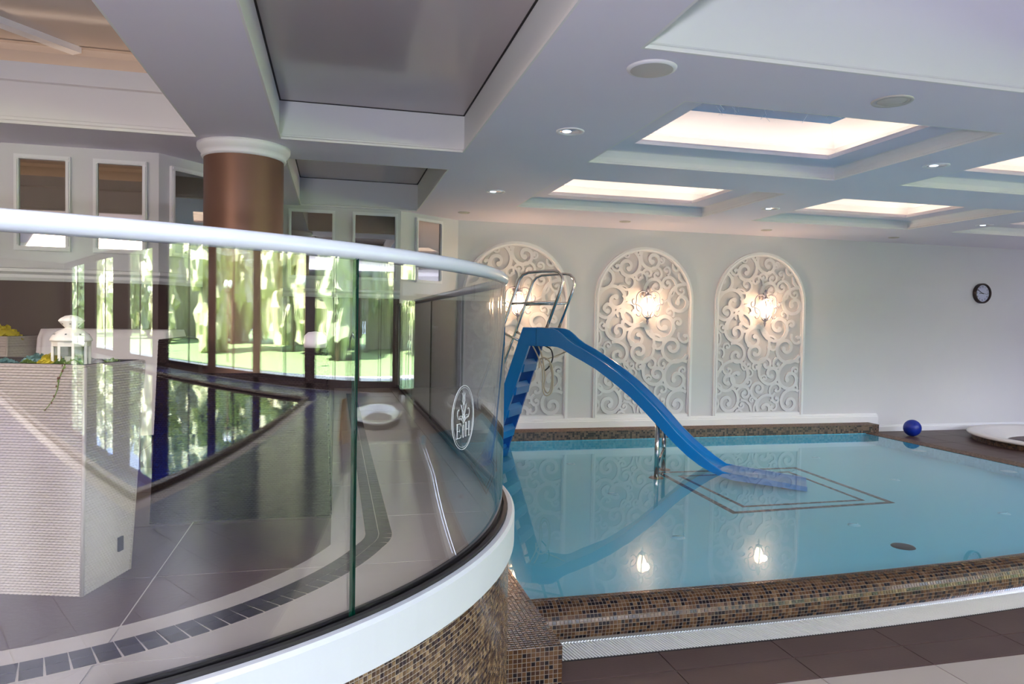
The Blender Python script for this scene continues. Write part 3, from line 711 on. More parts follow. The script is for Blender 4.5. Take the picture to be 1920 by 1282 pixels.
# ------------------------------------------------------------------ arched relief panels
SCR = [(-0.18,2.651,-0.279,2.442,-1,1.35,1.1),(-0.063,2.651,0.109,2.548,1,1.3,1.1),(0.2,2.507,0.244,2.553,1,1.1,0.7),(-0.501,2.501,-0.43,2.427,1,1.0,0.8),(-0.702,2.113,-0.615,2.302,1,1.0,1.1),(-0.403,2.176,-0.254,2.234,1,1.2,0.9),(-0.408,2.156,-0.319,2.037,-1,0.7,0.6),(-0.719,1.927,-0.452,1.955,-1,1.3,1.1),(-0.729,1.917,-0.572,1.83,1,1.35,1.1),(-0.401,1.718,-0.343,1.803,-1,1.1,0.8),(-0.009,1.645,-0.199,1.83,-1,1.0,1.1),(0.006,2.063,0.163,2.149,-1,1.3,1.1),(0.023,2.242,-0.096,2.286,1,1.0,0.8),(-0.04,2.27,0.04,2.342,-1,1.1,0.8),(0.095,2.428,0.172,2.333,-1,1.2,0.8),(0.336,2.332,0.322,2.406,1,1.1,0.7),(0.484,2.166,0.344,2.202,1,1.3,0.9),(0.644,2.21,0.566,1.957,1,1.35,1.1),(0.492,2.181,0.572,2.12,1,1.0,0.7),(0.428,2.5,0.498,2.442,1,0.6,0.7),(0.441,1.733,0.382,1.802,1,1.0,0.7),(0.487,1.557,0.53,1.654,-1,1.1,0.9),(-0.555,1.558,-0.282,1.628,-1,1.1,1.0),(-0.571,1.538,-0.635,1.601,-1,1.0,0.7),(-0.339,2.591,-0.28,2.606,1,0.7,0.6),(-0.152,2.657,-0.107,2.639,1,0.5,0.6),(0.003,1.634,0.294,1.622,1,1.35,1.2),(-0.547,1.691,-0.399,1.531,1,1.25,1.1),(0.141,1.287,-0.101,1.42,1,1.3,1.1),(0.146,1.321,-0.066,1.239,-1,1.4,1.1),(0.097,1.472,0.201,1.322,-1,0.8,0.8),(0.685,1.189,0.448,1.296,-1,1.4,1.1),(0.542,1.512,0.65,1.442,1,0.9,0.8),(-0.602,1.259,-0.541,1.312,-1,1.0,0.7),(-0.494,1.354,-0.396,1.181,-1,1.35,1.0),(-0.627,1.148,-0.675,1.239,1,0.9,0.7),(-0.602,1.021,-0.511,0.963,1,0.9,0.7),(-0.701,0.86,-0.372,0.858,-1,1.3,1.1),(-0.715,0.894,-0.525,0.805,1,1.35,1.1),(-0.72,0.783,-0.695,0.65,-1,0.7,0.7),(-0.244,1.1,-0.186,1.039,1,1.0,0.7),(0.015,1.056,-0.066,1.005,1,1.0,0.7),(-0.007,0.938,0.117,1.045,-1,1.1,0.9),(0.021,1.051,0.201,0.91,1,1.4,1.1),(0.029,0.809,0.091,0.842,-1,1.0,0.7),(0.356,1.142,0.299,1.04,1,1.0,0.8),(0.682,1.087,0.527,0.836,1,1.4,1.1),(0.564,0.904,0.623,0.958,-1,1.0,0.7),(-0.255,0.96,-0.169,0.904,-1,1.0,0.7),(-0.257,0.759,-0.179,0.792,1,1.0,0.7),(-0.032,0.522,-0.005,0.679,-1,1.4,1.0),(0.208,0.565,0.307,0.678,-1,1.0,0.8),(-0.374,0.637,-0.239,0.608,-1,1.2,0.9),(-0.457,0.704,-0.525,0.491,-1,1.35,1.1),(-0.352,0.43,-0.285,0.448,1,1.0,0.7),(-0.077,0.55,-0.116,0.512,1,1.0,0.6),(0.277,0.621,0.305,0.525,1,1.0,0.8),(0.234,0.571,0.114,0.396,1,1.3,1.1),(0.197,0.509,0.239,0.404,-1,0.9,0.7),(0.683,0.641,0.535,0.471,1,1.4,1.1)]
ARC = [[(-0.37,2.339),(-0.325,2.311),(-0.291,2.292),(-0.258,2.303)],[(0.535,2.368),(0.543,2.288),(0.579,2.249),(0.632,2.22)],[(0.484,2.166),(0.436,2.054),(0.348,1.972),(0.236,1.924)],[(-0.727,1.556),(-0.671,1.502),(-0.656,1.425),(-0.667,1.358),(-0.708,1.308)],[(-0.715,1.137),(-0.628,1.093),(-0.601,1.016),(-0.649,0.949),(-0.708,0.894)],[(0.657,0.858),(0.639,0.801),(0.634,0.744),(0.662,0.687)],[(-0.302,0.524),(-0.214,0.501),(-0.149,0.444),(-0.108,0.32)],[(-0.73,0.567),(-0.679,0.517),(-0.665,0.461),(-0.682,0.406),(-0.724,0.356)],[(-0.383,0.33),(-0.366,0.363),(-0.329,0.377),(-0.285,0.356),(-0.271,0.328)],[(-0.305,1.061),(-0.291,1.005),(-0.253,0.96)],[(-0.083,0.326),(-0.073,0.421),(-0.026,0.533),(-0.032,0.528)]]
HWI = .755; ZSP = 1.965; ZB = .335
def inside(u, v):
    if v < ZB: return False
    if v < ZSP: return abs(u) < HWI - .035
    return math.hypot(u, v - ZSP) < HWI - .035
def ribbon(pts, ws, d=.02, y0=0.0):
    """flat band in the wall plane (u,z) with thickness d towards the room"""
    m = MB(); n = len(pts); vs = []
    for i in range(n):
        t = (pts[min(i + 1, n - 1)] - pts[max(i - 1, 0)]); t = t.normalized() if t.length > 1e-9 else Vector((1, 0)); q = Vector((-t.y, t.x)) * ws[i] / 2
        a = pts[i] + q; b = pts[i] - q
        vs += [(a.x, y0, a.y), (a.x, y0 - d, a.y), (b.x, y0 - d, b.y), (b.x, y0, b.y)]
    fs = []
    for i in range(n - 1):
        k = 4 * i
        for j in range(3): fs.append((k + j, k + 4 + j, k + 5 + j, k + 1 + j))
    fs += [(0, 1, 2, 3), (4 * n - 1, 4 * n - 2, 4 * n - 3, 4 * n - 4)]
    return m.add(vs, fs)
def spiral(ox, oy, ex, ey, dr, tn):
    R0 = math.hypot(ox - ex, oy - ey); a0 = math.atan2(oy - ey, ox - ex); n = int(22 * tn) + 4; pts = []; r1 = max(.18 * R0, .012)
    for k in range(n + 1):
        t = k / n; r = R0 * (r1 / R0) ** (t ** 1.05); a = a0 + dr * 2 * PI * tn * t
        pts.append(Vector((ex + r * math.cos(a), ey + r * math.sin(a))))
    return pts
def runs(pts, ws):
    out = []; cur = []; cw = []
    for p, w in zip(pts, ws):
        if inside(p.x, p.y): cur.append(p); cw.append(w)
        else:
            if len(cur) > 2: out.append((cur, cw))
            cur = []; cw = []
    if len(cur) > 2: out.append((cur, cw))
    return out
scroll_meshes = []
for ox, oy, ex, ey, dr, tn, w in SCR:
    p = spiral(ox, oy, ex, ey, dr, tn); n = len(p); R0 = math.hypot(ox - ex, oy - ey); W0 = .046 * w
    ws = [W0 * (.85 + .15 * math.sin(PI * k / n)) if k < n - 4 else W0 * (1.0 + .12 * (k - n + 4)) for k in range(n)]
    m = MB()
    for cu, cw in runs(p, ws):
        r = ribbon(cu, cw); m.add(r.v, r.f)
    # rounded eye
    if inside(ex, ey):
        e = p[-1]; rr_ = W0 * .72; k = 12
        vs = [(e.x + rr_ * math.cos(2 * PI * q / k), 0, e.y + rr_ * math.sin(2 * PI * q / k)) for q in range(k)]; vs += [(x, -.021, z) for x, y, z in vs]
        m.add(vs, [tuple(range(k, 2 * k))] + [(q, (q + 1) % k, k + (q + 1) % k, k + q) for q in range(k)])
    if m.v: scroll_meshes.append(m.mesh('scroll', RELIEF))
for l in ARC:
    p = [Vector(q) for q in l]; fine = []
    for i in range(len(p) - 1):
        for t in range(5): fine.append(p[i].lerp(p[i + 1], t / 5))
    fine.append(p[-1]); m = MB()
    for cu, cw in runs(fine, [.032] * len(fine)):
        r = ribbon(cu, cw); m.add(r.v, r.f)
    if m.v: scroll_meshes.append(m.mesh('scroll', RELIEF))
def arch_pts(hw, zsp, zb, n=28):
    return [Vector((-hw, zb))] + [Vector((-hw * math.cos(PI * k / n), zsp + hw * math.sin(PI * k / n))) for k in range(n + 1)] + [Vector((hw, zb))]
def arch_panel(cx, label):
    r = empty('arched_relief_panel', (cx, 9.5, 0), 0, label, 'wall panel', 'arched relief panels on the pool wall')
    ap = arch_pts(HWI - .02, ZSP, ZB); k = len(ap)
    MB().add([(p.x, -.006, p.y) for p in ap], [tuple(range(k))]).build('backing', RELBACK, r)
    m = MB()
    for hw, wd, dp_ in ((HWI - .022, .05, .035), (HWI - .03, .02, .048)):
        q = arch_pts(hw, ZSP, ZB - .045); rb = ribbon(q, [wd] * len(q), dp_); m.add(rb.v, rb.f)
    m.box(-HWI, HWI, -.03, 0, ZB - .05, ZB - .012); m.build('arch_molding', WHITE, r)
    m = MB(); q = arch_pts(HWI - .055, ZSP, ZB - .01); rb = ribbon(q, [.016] * len(q), .024); m.add(rb.v, rb.f); m.box(-HWI + .05, HWI - .05, -.024, 0, ZB - .012, ZB + .006); m.build('inner_bead', RELIEF, r)
    for me in scroll_meshes: link('scroll', me, r, mw=Matrix.Translation((0, -.006, 0)))
    disc = MB(); k = 14; vs = [(-.183 + .042 * math.cos(2 * PI * q / k), -.006, 1.342 + .042 * math.sin(2 * PI * q / k)) for q in range(k)]; vs += [(x, -.027, z) for x, y, z in vs]
    disc.add(vs, [tuple(range(k, 2 * k))] + [(q, (q + 1) % k, k + (q + 1) % k, k + q) for q in range(k)]); disc.build('scroll', RELIEF, r)
arch_panel(2.40, 'white arched scrollwork panel behind the top of the blue slide')
arch_panel(4.295, 'middle white arched scrollwork panel, crossed by the blue slide chute')
arch_panel(6.17, 'white arched scrollwork panel nearest the wall clock')

# ------------------------------------------------------------------ wall lamps
def sconce(cx, label):
    r = empty('wall_lamp', (cx, 9.5, 1.87), 0, label, 'wall lamp', 'glowing wall lamps on the relief panels')
    U = .00207
    MB().lathe([(.0, -.13), (.028, -.12), (.05, -.08), (.066, -.01), (.066, .05), (.05, .10), (.02, .125), (0, .13)], (0, -.11, 0), 20).build('lamp_glass', BULB, r)
    A1 = [(-12, 95), (-30, 104), (-52, 104), (-72, 92), (-84, 70), (-84, 45), (-90, 22), (-104, 16), (-114, 30), (-112, 48), (-102, 54)]
    A2 = [(-90, 14), (-76, 10), (-58, 2), (-44, -20), (-46, -48), (-60, -64), (-76, -62), (-84, -50)]
    A3 = [(-46, -38), (-34, -62), (-18, -74), (0, -80)]
    A4 = [(-20, 100), (-22, 80), (-32, 62), (-48, 60), (-54, 72), (-48, 80)]
    A5 = [(-84, 18), (-84, -4), (-76, -24), (-64, -30)]
    m = MB()
    for s in (1, -1):
        for A_ in (A1, A2, A3, A4, A5):
            pv = [Vector((s * x * U, -.135 + .0002 * abs(x), y * U)) for x, y in A_]; fine = []
            for i in range(len(pv) - 1):
                p0 = pv[max(i - 1, 0)]; p3 = pv[min(i + 2, len(pv) - 1)]
                for t in (0, .33, .66):
                    fine.append(.5 * ((2 * pv[i]) + (-p0 + pv[i + 1]) * t + (2 * p0 - 5 * pv[i] + 4 * pv[i + 1] - p3) * t * t + (-p0 + 3 * pv[i] - 3 * pv[i + 1] + p3) * t ** 3))
            m.tube(fine + [pv[-1]], .0085, 6)
    # side arms standing off towards the room
    for s in (1, -1):
        m.tube([(0, -.12, .10), (s * .05, -.19, .12), (s * .06, -.22, .05), (s * .045, -.20, -.04), (0, -.14, -.16)], .008, 6)
    m.build('scroll_arms', IRON, r)
    m = MB(); m.lathe([(0, .30), (.012, .285), (.016, .27), (.028, .25), (.022, .22), (.02, .19), (.045, .17), (.05, .15), (0, .14)], (0, -.11, -.0), 14)
    m.tube([(0, 0, .2), (0, -.11, .2)], .011, 8); m.build('crown', IRON, r)
    m = MB(); m.lathe([(.045, -.13), (.05, -.15), (.02, -.17), (.015, -.19), (.022, -.205), (.012, -.22), (.008, -.245), (0, -.26)], (0, -.11, 0), 14); m.build('finial', IRON, r)
    m = MB(); m.lathe([(0, 0), (.05, 0), (.055, .01), (0, .015)], n=20); m.v = [(x, -z, y + .2) for x, y, z in m.v]; m.build('wall_plate', IRON, r)
    l = bpy.data.lights.new('lamp_glow', 'POINT'); l.energy = 6; l.color = (1, .62, .36); l.shadow_soft_size = .05
    lo = bpy.data.objects.new('lamp_glow', l); C.objects.link(lo); lo.parent = r; lo.location = (0, -.24, .0)
sconce(2.40, 'lit wall lamp with curled arms behind the steel slide handrails')
sconce(4.30, 'lit wall lamp with curled arms above the slide chute')
sconce(6.185, 'lit wall lamp with curled arms on the panel nearest the clock')

# ------------------------------------------------------------------ clock
ck = empty('wall_clock', (10.22, 9.5, 2.22), 0, 'round wall clock with dark rim and pale face', 'clock')
def disc(r0, r1, y0, y1, n=40):
    m = MB(); m.lathe([(r0, y0), (r1, y0), (r1, y1), (r0, y1)], n=n); m.v = [(x, -z, y) for x, y, z in m.v]; return m
m = MB(); m.lathe([(.163, 0), (.163, .05), (.15, .065), (.138, .055), (.135, .03)], n=48); m.v = [(x, -z, y) for x, y, z in m.v]; m.build('rim', ROSE, ck)
m = MB(); m.lathe([(0, .03), (.137, .03)], n=48); m.v = [(x, -z, y) for x, y, z in m.v]; m.build('dial', CLKF, ck)
def hand(deg, ln, w, name):
    a = math.radians(deg); d = Vector((math.sin(a), 0, math.cos(a))); MB().bar(Vector((0, -.036, 0)) - d * .02, Vector((0, -.036, 0)) + d * ln, .004, w).build(name, BLACK, ck)
hand(268, .065, .009, 'hour_hand'); hand(302, .10, .007, 'minute_hand'); hand(98, .09, .004, 'second_hand')
for k in range(1, 13):
    fc = bpy.data.curves.new('numeral', 'FONT'); fc.body = str(k); fc.size = .038; fc.align_x = 'CENTER'; fc.align_y = 'CENTER'; fc.extrude = .0008; fc.materials.append(BLACK)
    a = 2 * PI * k / 12; fo = bpy.data.objects.new('numeral_curve', fc); C.objects.link(fo); bpy.context.view_layer.update()
    me = bpy.data.meshes.new_from_object(fo.evaluated_get(bpy.context.evaluated_depsgraph_get())); bpy.data.objects.remove(fo); fo = bpy.data.objects.new('numeral', me); C.objects.link(fo); fo.parent = ck; fo.location = (.108 * math.sin(a), -.0325, .108 * math.cos(a)); fo.rotation_euler = (PI / 2, 0, 0)

# ------------------------------------------------------------------ ceiling lights and speaker
def downlight(x, y, label, r0=.105, gimbal=False):
    r = empty('ceiling_light', (x, y, H), 0, label, 'ceiling light', 'round lights recessed in the ceiling')
    MB().lathe([(r0 * .72, 0), (r0 * .74, -.006), (r0 * .97, -.008), (r0, -.003), (r0, 0)], n=40).build('ring', PALE if gimbal else WHITE, r)
    if gimbal: MB().lathe([(0, -.013), (r0 * .55, -.012), (r0 * .68, -.002), (r0 * .72, -.001)], n=32).build('lens', PALE, r)
    else:
        m = MB(); k = 40
        m.lathe([(r0 * .73, -.001), (r0 * .6, -.0035), (0, -.0045)], n=k); m.build('reflector', BOWL, r)
        MB().lathe([(0, -.009), (r0 * .30, -.007), (r0 * .33, -.004)], (-r0 * .25, 0, 0), 20).build('bulb', LAMPC, r)
dl = [(1.589, 4.827, 'recessed ceiling light between the grey coffer and the blue-topped coffer', .10, 0), (4.79, 4.913, 'recessed ceiling light right of the blue-topped coffer', .10, 0),
      (1.595, 7.277, 'recessed ceiling light between the small grey coffer and the far lit coffer', .10, 0), (4.823, 7.27, 'recessed ceiling light between the two far lit coffers', .10, 0),
      (8.079, 7.489, 'recessed ceiling light right of the far right lit coffer', .10, 0),
      (3.19, 3.611, 'white tilting round ceiling light in front of the blue-topped coffer', .115, 1),
      (1.531, 8.791, 'small pale ceiling light near the slanting wall corner', .075, 1), (3.685, 8.814, 'small pale ceiling light above the leftmost arched panels', .075, 1),
      (5.838, 8.888, 'small pale ceiling light above the arched panel nearest the clock', .075, 1), (8.005, 8.942, 'small pale ceiling light nearest the wall clock', .075, 1)]
for a in dl: downlight(*a[:4], gimbal=bool(a[4])) 
sp = empty('ceiling_speaker', (1.604, 3.521, H), 0, 'round pale speaker grille, nearest round fitting in the ceiling', 'speaker')
MB().lathe([(0, -.014), (.10, -.014), (.112, -.012)], n=48).build('grille', PALE, sp)
MB().lathe([(.112, -.012), (.128, -.008), (.132, 0)], n=48).build('ring', WHITE, sp)

# ------------------------------------------------------------------ water slide
AZ = math.radians(-35); P0 = Vector((4.095, 6.891, 0)); ax = Vector((math.cos(AZ), math.sin(AZ), 0)); px = Vector((-ax.y, ax.x, 0))
slide = empty('water_slide', (P0.x, P0.y, 0), AZ, 'blue water slide with steel hoops standing in the shallow pool', 'slide')
# local: x along the chute (downhill), y across (0 near .. .53 far), z up
W_ = .53
st = [(-2.30, 1.56, 1.34), (-2.18, 1.56, 1.34), (-2.05, 1.558, 1.34), (-1.98, 1.55, 1.34), (-1.92, 1.53, 1.335), (-1.86, 1.485, 1.315), (-1.80, 1.43, 1.28), (-1.72, 1.375, 1.235), (-1.60, 1.315, 1.175), (-1.46, 1.235, 1.10), (-1.32, 1.15, 1.005), (-1.19, 1.06, .91), (-1.04, .945, .79), (-.90, .82, .66), (-.76, .69, .52), (-.64, .56, .40), (-.52, .43, .285), (-.40, .32, .18), (-.27, .215, .09), (-.15, .125, .03), (-.02, .045, -.02), (.10, .028, -.045), (.38, .005, -.06), (.83, -.04, -.088)]
def sect(zr, zb):
    h = zr - zb; r = .012; fd = min(h - .02, .15)
    a = [(0.0, zb), (0, zr - r), (.006, zr - .002), (.016, zr), (.036, zr - .003), (.045, zr - .015), (.06, zr - fd * .6), (.10, zr - fd * .93), (.16, zr - fd), (W_ / 2, zr - fd)]
    return a + [(W_ - y, z) for y, z in a[::-1][1:]]
m = MB(); vs = []; K = len(sect(1, 0)); S0 = 6
sts = st[:]
for s, zr, zb in sts[1:]:
    for y, z in sect(zr, zb): vs.append((s, y, z))
n = len(sts) - 1
fs = [(i * K + k, (i + 1) * K + k, (i + 1) * K + (k + 1) % K, i * K + (k + 1) % K) for i in range(n - 1) for k in range(K)]
fs += [tuple(range(K)), tuple((n - 1) * K + k for k in range(K - 1, -1, -1))]
m.add(vs, fs, 0, True)
ch = m.build('chute', BLUE, slide)
for p in ch.data.polygons: p.use_smooth = True
es = ch.modifiers.new('split', 'EDGE_SPLIT'); es.split_angle = math.radians(24)
def sideprof(poly, y0, y1, name, ma):
    m = MB(); k = len(poly); vs = [(s, y0, z) for s, z in poly] + [(s, y1, z) for s, z in poly]
    m.add(vs, [tuple(range(k)), tuple(range(2 * k - 1, k - 1, -1))] + [(i, k + i, k + (i + 1) % k, (i + 1) % k) for i in range(k)])
    return m.build(name, ma, slide)
stg = [(-2.35, 1.56), (-2.90, -.10), (-2.73, -.10), (-2.69, .06), (-2.27, 1.34), (-2.185, 1.34), (-2.185, 1.56)]
sideprof(stg, -.004, .038, 'ladder_side', BLUE); sideprof(stg, W_ - .038, W_ + .004, 'ladder_side', BLUE_SHADE)  # far side gets a darker blue, its shade put into the colour
for zt in (1.14, .86, .58, .30, .03):
    s = -2.35 - (1.56 - zt) * .331 + .03
    poly = [(s, zt), (s + .085, zt + .03), (s + .125, zt - .03), (s + .11, zt - .12), (s + .01, zt - .14)]
    sideprof(poly, .038, W_ - .038, 'step', BLUE)
sideprof([(-2.34, 1.555), (-2.18, 1.555), (-2.18, 1.36), (-2.28, 1.36)], .038, W_ - .038, 'top_platform', BLUE)
hoop = [(-2.90, .66), (-2.93, .72), (-2.90, .80), (-2.60, 1.60), (-2.44, 2.06), (-2.415, 2.13), (-2.37, 2.185), (-2.30, 2.212), (-2.15, 2.222), (-1.99, 2.228), (-1.93, 2.215), (-1.885, 2.17), (-1.867, 2.10), (-1.885, 2.04), (-2.065, 1.545)]
for y in (.02, W_ - .02):
    MB().tube([(s, y, z) for s, z in hoop], .0175, 12).build('handrail_hoop', STEEL, slide)
    MB().tube([(-2.525, y, 1.84), (-1.955, y, 1.865)], .0155, 10).build('crossbar', STEEL, slide)
    MB().tube([(-2.64, y, 1.50), (-2.36, y, 1.38)], .0155, 10).build('lower_bracket', STEEL, slide)
    MB().tube([(-2.90, y, .66), (-2.68, y, .60)], .0155, 10).build('foot_bracket', STEEL, slide)
    m = MB(); m.lathe([(.04, 0), (.04, .004), (.0, .005)], (-2.065, y, 1.556), 16); m.build('rail_flange', STEEL, slide)
    zb = .52 if y < .2 else .5
    MB().tube([(-.735, y + .01, zb), (-.735, y + .01, FZ)], .026, 14).build('support_pole', STEEL, slide)
    MB().lathe([(0, .008), (.075, .008), (.085, 0)], (-.735, y + .01, FZ), 20).build('base_plate', RUST, slide)
MB().lathe([(0, .006), (.05, .006), (.055, 0)], (.62, .14, FZ), 20).build('base_plate', RUST, slide)
MB().tube([(.62, .14, FZ), (.62, .14, -.05)], .018, 10).build('chute_foot', RUST, slide)
MB().tube([(-.735, .03, .02), (-.735, W_ - .03, .16)], .014, 8).build('pole_brace', STEEL, slide)
# hose coiled over the top step
def loc2w(s, y, z): return P0 + ax * s + px * y + Vector((0, 0, z))
hs = empty('coiled_hose', tuple(loc2w(-2.1, .25, 1.3)), 0, 'clear beige hose looped and hanging under the top of the slide', 'hose')
o3 = loc2w(-2.1, .25, 1.3)
def hz(pts, r, name='hose_loop', ma=HOSE):
    pv = [loc2w(*p) - o3 for p in pts]; fine = []
    for i in range(len(pv) - 1):
        p0 = pv[max(i - 1, 0)]; p3 = pv[min(i + 2, len(pv) - 1)]
        for q in range(5):
            t = q / 5; fine.append(.5 * ((2 * pv[i]) + (-p0 + pv[i + 1]) * t + (2 * p0 - 5 * pv[i] + 4 * pv[i + 1] - p3) * t * t + (-p0 + 3 * pv[i] - 3 * pv[i + 1] + p3) * t ** 3))
    MB().tube(fine + [pv[-1]], r, 8).build(name, ma, hs)
hz([(-2.24, .05, 1.34), (-2.17, .04, 1.22), (-2.10, .02, 1.05), (-2.09, .0, .85), (-2.05, .0, .76), (-1.98, .0, .80), (-1.96, .0, .95), (-1.99, .02, 1.12), (-2.07, .03, 1.20), (-2.14, .04, 1.18), (-2.15, .04, 1.08)], .009)
hz([(-2.18, .08, 1.34), (-2.13, .06, 1.24), (-2.10, .05, 1.12), (-2.07, .03, .98), (-2.08, .02, .86), (-2.03, .0, .79), (-1.99, .0, .84), (-1.98, .02, 1.0), (-2.02, .03, 1.14)], .009)
hz([(-2.10, .1, 1.34), (-2.02, .08, 1.30), (-1.99, .06, 1.2), (-2.03, .05, 1.1), (-2.08, .04, 1.05)], .008, 'hose_loop', BLACK)
hz([(-2.08, .05, 1.18), (-1.95, .1, 1.23), (-1.83, .15, 1.29), (-1.75, .2, 1.33)], .008)

# ------------------------------------------------------------------ ball, spas
m = MB(); m.lathe([(.125 * math.sin(PI * k / 24), -.125 * math.cos(PI * k / 24)) for k in range(25)], n=36)
bl = m.build('ball', BALLM); bl.location = (8.48, 8.98, .125); tag(bl, 'blue rubber ball on the brown floor by the back wall', 'ball')
def spa(x, y, z, label):
    r = empty('round_spa', (x, y, z), 0, label, 'hot tub')
    MB().lathe([(1.33, 0), (1.33, .085)], n=64).build('mosaic_side', MOST, r)
    MB().lathe([(1.33, .075), (1.385, .08), (1.40, .095), (1.39, .112), (1.34, .118), (1.22, .115), (1.18, .105), (1.05, .05), (.92, .02), (.88, .0), (.85, -.02), (.78, -.04), (.70, -.045), (.66, -.06), (.62, -.5), (0, -.5)], n=72).build('shell', SPAM, r)
    MB().lathe([(0, -.055), (.67, -.055)], n=64).build('water', SPAW, r)
    POOLB = POOLF; MB().lathe([(0, -.2), (.645, -.2)], n=48).build('spa_floor', POOLF, r)
spa(10.33, 7.86, 0, 'round white rimmed whirlpool tub by the back wall at the right edge')
spa(11.0, 1.6, ZF + .0, 'round whirlpool tub mirrored in the curved glass')

# ------------------------------------------------------------------ fill uplighters added outside the frame to brighten the ceilings
def uplighter(x, y, z, label, pw_):
    r = empty('fill_uplighter', (x, y, z), 0, label, 'fill light')
    MB().lathe([(0, .02), (.16, .02), (.17, 0)], n=24).build('base', STEEL, r); MB().tube([(0, 0, 0), (0, 0, 1.35)], .015, 8).build('pole', STEEL, r)
    MB().lathe([(.02, 1.3), (.12, 1.34), (.22, 1.42), (.27, 1.5)], n=32).build('bowl', STEEL, r)
    a = area('uplighter_fill', (0, 0, 1.49), .4, pw_, (.88, .90, 1), (0, 0, 1)); a.parent = r
uplighter(-.7, -1.8, ZF, 'added fill uplighter behind the viewpoint', 150)
uplighter(12.6, 6.0, 0, 'added fill uplighter beside the brown wall at the far right', 15)
# ------------------------------------------------------------------ planters
def weave(a, b, c, d, nu, nv, depth=.0075, su=4, sv=3):
    """woven panel: a,b bottom corners, c,d top corners (b->c up); normal = (b-a)x(d-a)"""
    a, b, c, d = map(Vector, (a, b, c, d)); nr = (b - a).cross(d - a).normalized(); U = nu * su; V = nv * sv; vs = []
    for j in range(V + 1):
        v = j / V; row = int(min(j / sv, nv - .001)); ph = .5 if row % 2 else 0
        for i in range(U + 1):
            u = i / U; cu = i / su + ph
            h = (.35 + .65 * abs(math.sin(PI * cu))) * math.sin(PI * ((j % sv) / sv)) if j % sv else 0
            vs.append((a + (b - a) * u) * (1 - v) + (d + (c - d) * u) * v + nr * h * depth)
    m = MB(); m.add(vs, [(j * (U + 1) + i, j * (U + 1) + i + 1, (j + 1) * (U + 1) + i + 1, (j + 1) * (U + 1) + i) for j in range(V) for i in range(U)], 0, True); return m
def planter(loc, rz, lx, ly, h, ins, label, ma, fine=1.0, sides=(0, 1, 2, 3), rim=.012):
    """origin = near right top corner projected to the floor; body extends -x (lx) and +y (ly)"""
    r = empty('wicker_planter', loc, rz, label, 'planter')
    T = [(-lx, 0), (0, 0), (0, ly), (-lx, ly)]; Bt = [(-lx + ins, ins), (-ins, ins), (-ins, ly - ins), (-lx + ins, ly - ins)]
    for s in sides:
        s2 = (s + 1) % 4; L_ = (Vector(T[s]) - Vector(T[s2])).length; f = fine if s in (0, 1) else .35 * fine
        nu = max(4, int(L_ / .0155 * f)); nv = max(6, int(h / .0082 * f))
        weave((*Bt[s], 0), (*Bt[s2], 0), (*T[s2], h), (*T[s], h), nu, nv).build('woven_side', ma, r)
    for q in range(4): MB().tube([(*Bt[q], .0), (*T[q], h - .004)], .0065, 8).build('corner_edge', ma, r)
    MB().sweep(T, [(-.002, h - .006), (-.004, h), (0, h + .003), (.008, h + .003)], True).build('rim', ma, r)
    MB().sweep(T, [(.008, h + .004), (.016, h + .004), (.016, h - .03)], True).build('liner', SOIL, r)
    MB().prism([(-lx + .012, .012), (-.012, .012), (-.012, ly - .012), (-lx + .012, ly - .012)], h - .03, h - .022).build('soil', SOIL, r)
    return r
rzp = math.radians(-16.8)
pl1 = planter((-.705, 2.305, ZP), rzp, .62, .30, .69, .03, 'tall white wicker planter with succulents and a lantern behind the glass', WICKER)
m = MB(); m.box(.0, .006, -.012, .012, 0, .045); pg = m.build('drain_plug', BLACK, pl1); pg.location = (-.0195, .20, .085)
def pw(x, y, z=0): return Matrix.Translation((-.705, 2.305, ZP)) @ Matrix.Rotation(rzp, 4, 'Z') @ Vector((x, y, z))
pl2 = planter((-2.02, 5.15, ZP), rzp, .5, .30, .69, .03, 'white wicker planter further back at the left edge', WICKER, .5)

def mound(cx, cy, r, h, ma, n, name, label, leaf=.012, flat=.35, base=ZP + .668, cat='plant', group=None):
    o = Vector((cx, cy, base)); m = MB()
    m.lathe([(r * .95, 0), (r * .85, h * .45), (r * .5, h * .75), (0, h * .85)], n=10)
    for k in range(n):
        a = random.uniform(0, 2 * PI); q = math.sqrt(random.random()); x = r * q * math.cos(a); y = r * q * math.sin(a); z = h * (1 - q * q) * random.uniform(.7, 1.05)
        d = Vector((x / r * .8 + random.uniform(-.5, .5), y / r * .8 + random.uniform(-.5, .5), random.uniform(.4, 1))).normalized(); s = leaf * random.uniform(.7, 1.3)
        u = d.orthogonal().normalized() * s * flat; w = d.cross(u).normalized() * s * flat * .5; p = Vector((x, y, z)) - d * s * .3
        m.add([p - u, p + d * s * .6 - u * 1.1, p + d * s, p + d * s * .6 + u * 1.1, p + u, p + d * s * .5 + w], [(0, 1, 5), (1, 2, 5), (2, 3, 5), (3, 4, 5), (4, 0, 5)])
    ob = m.build(name, ma); ob.location = o; tag(ob, label, cat, group); return ob
p = pw(-.22, .10); mound(p.x, p.y, .05, .045, SUCB, 260, 'blue_grey_succulent', 'blue-grey succulent cushion left of the white lantern, highest in the planter')
p = pw(-.30, .07); mound(p.x, p.y, .045, .03, SUCB, 200, 'blue_grey_succulent', 'low blue-grey succulent at the left end of the tall white planter')
p = pw(-.155, .075); mound(p.x, p.y, .048, .05, SUCY, 260, 'yellow_sedum', 'yellow flowering sedum beside the white lantern', .010, .5)
p = pw(-.10, .035); mound(p.x, p.y, .03, .03, SUCG, 110, 'green_succulent', 'green leafy succulent at the foot of the white lantern', .016)
p = pw(-.055, .215); mound(p.x, p.y, .045, .028, SUCG, 130, 'green_succulent', 'low green succulent behind the small stone figure', .011)
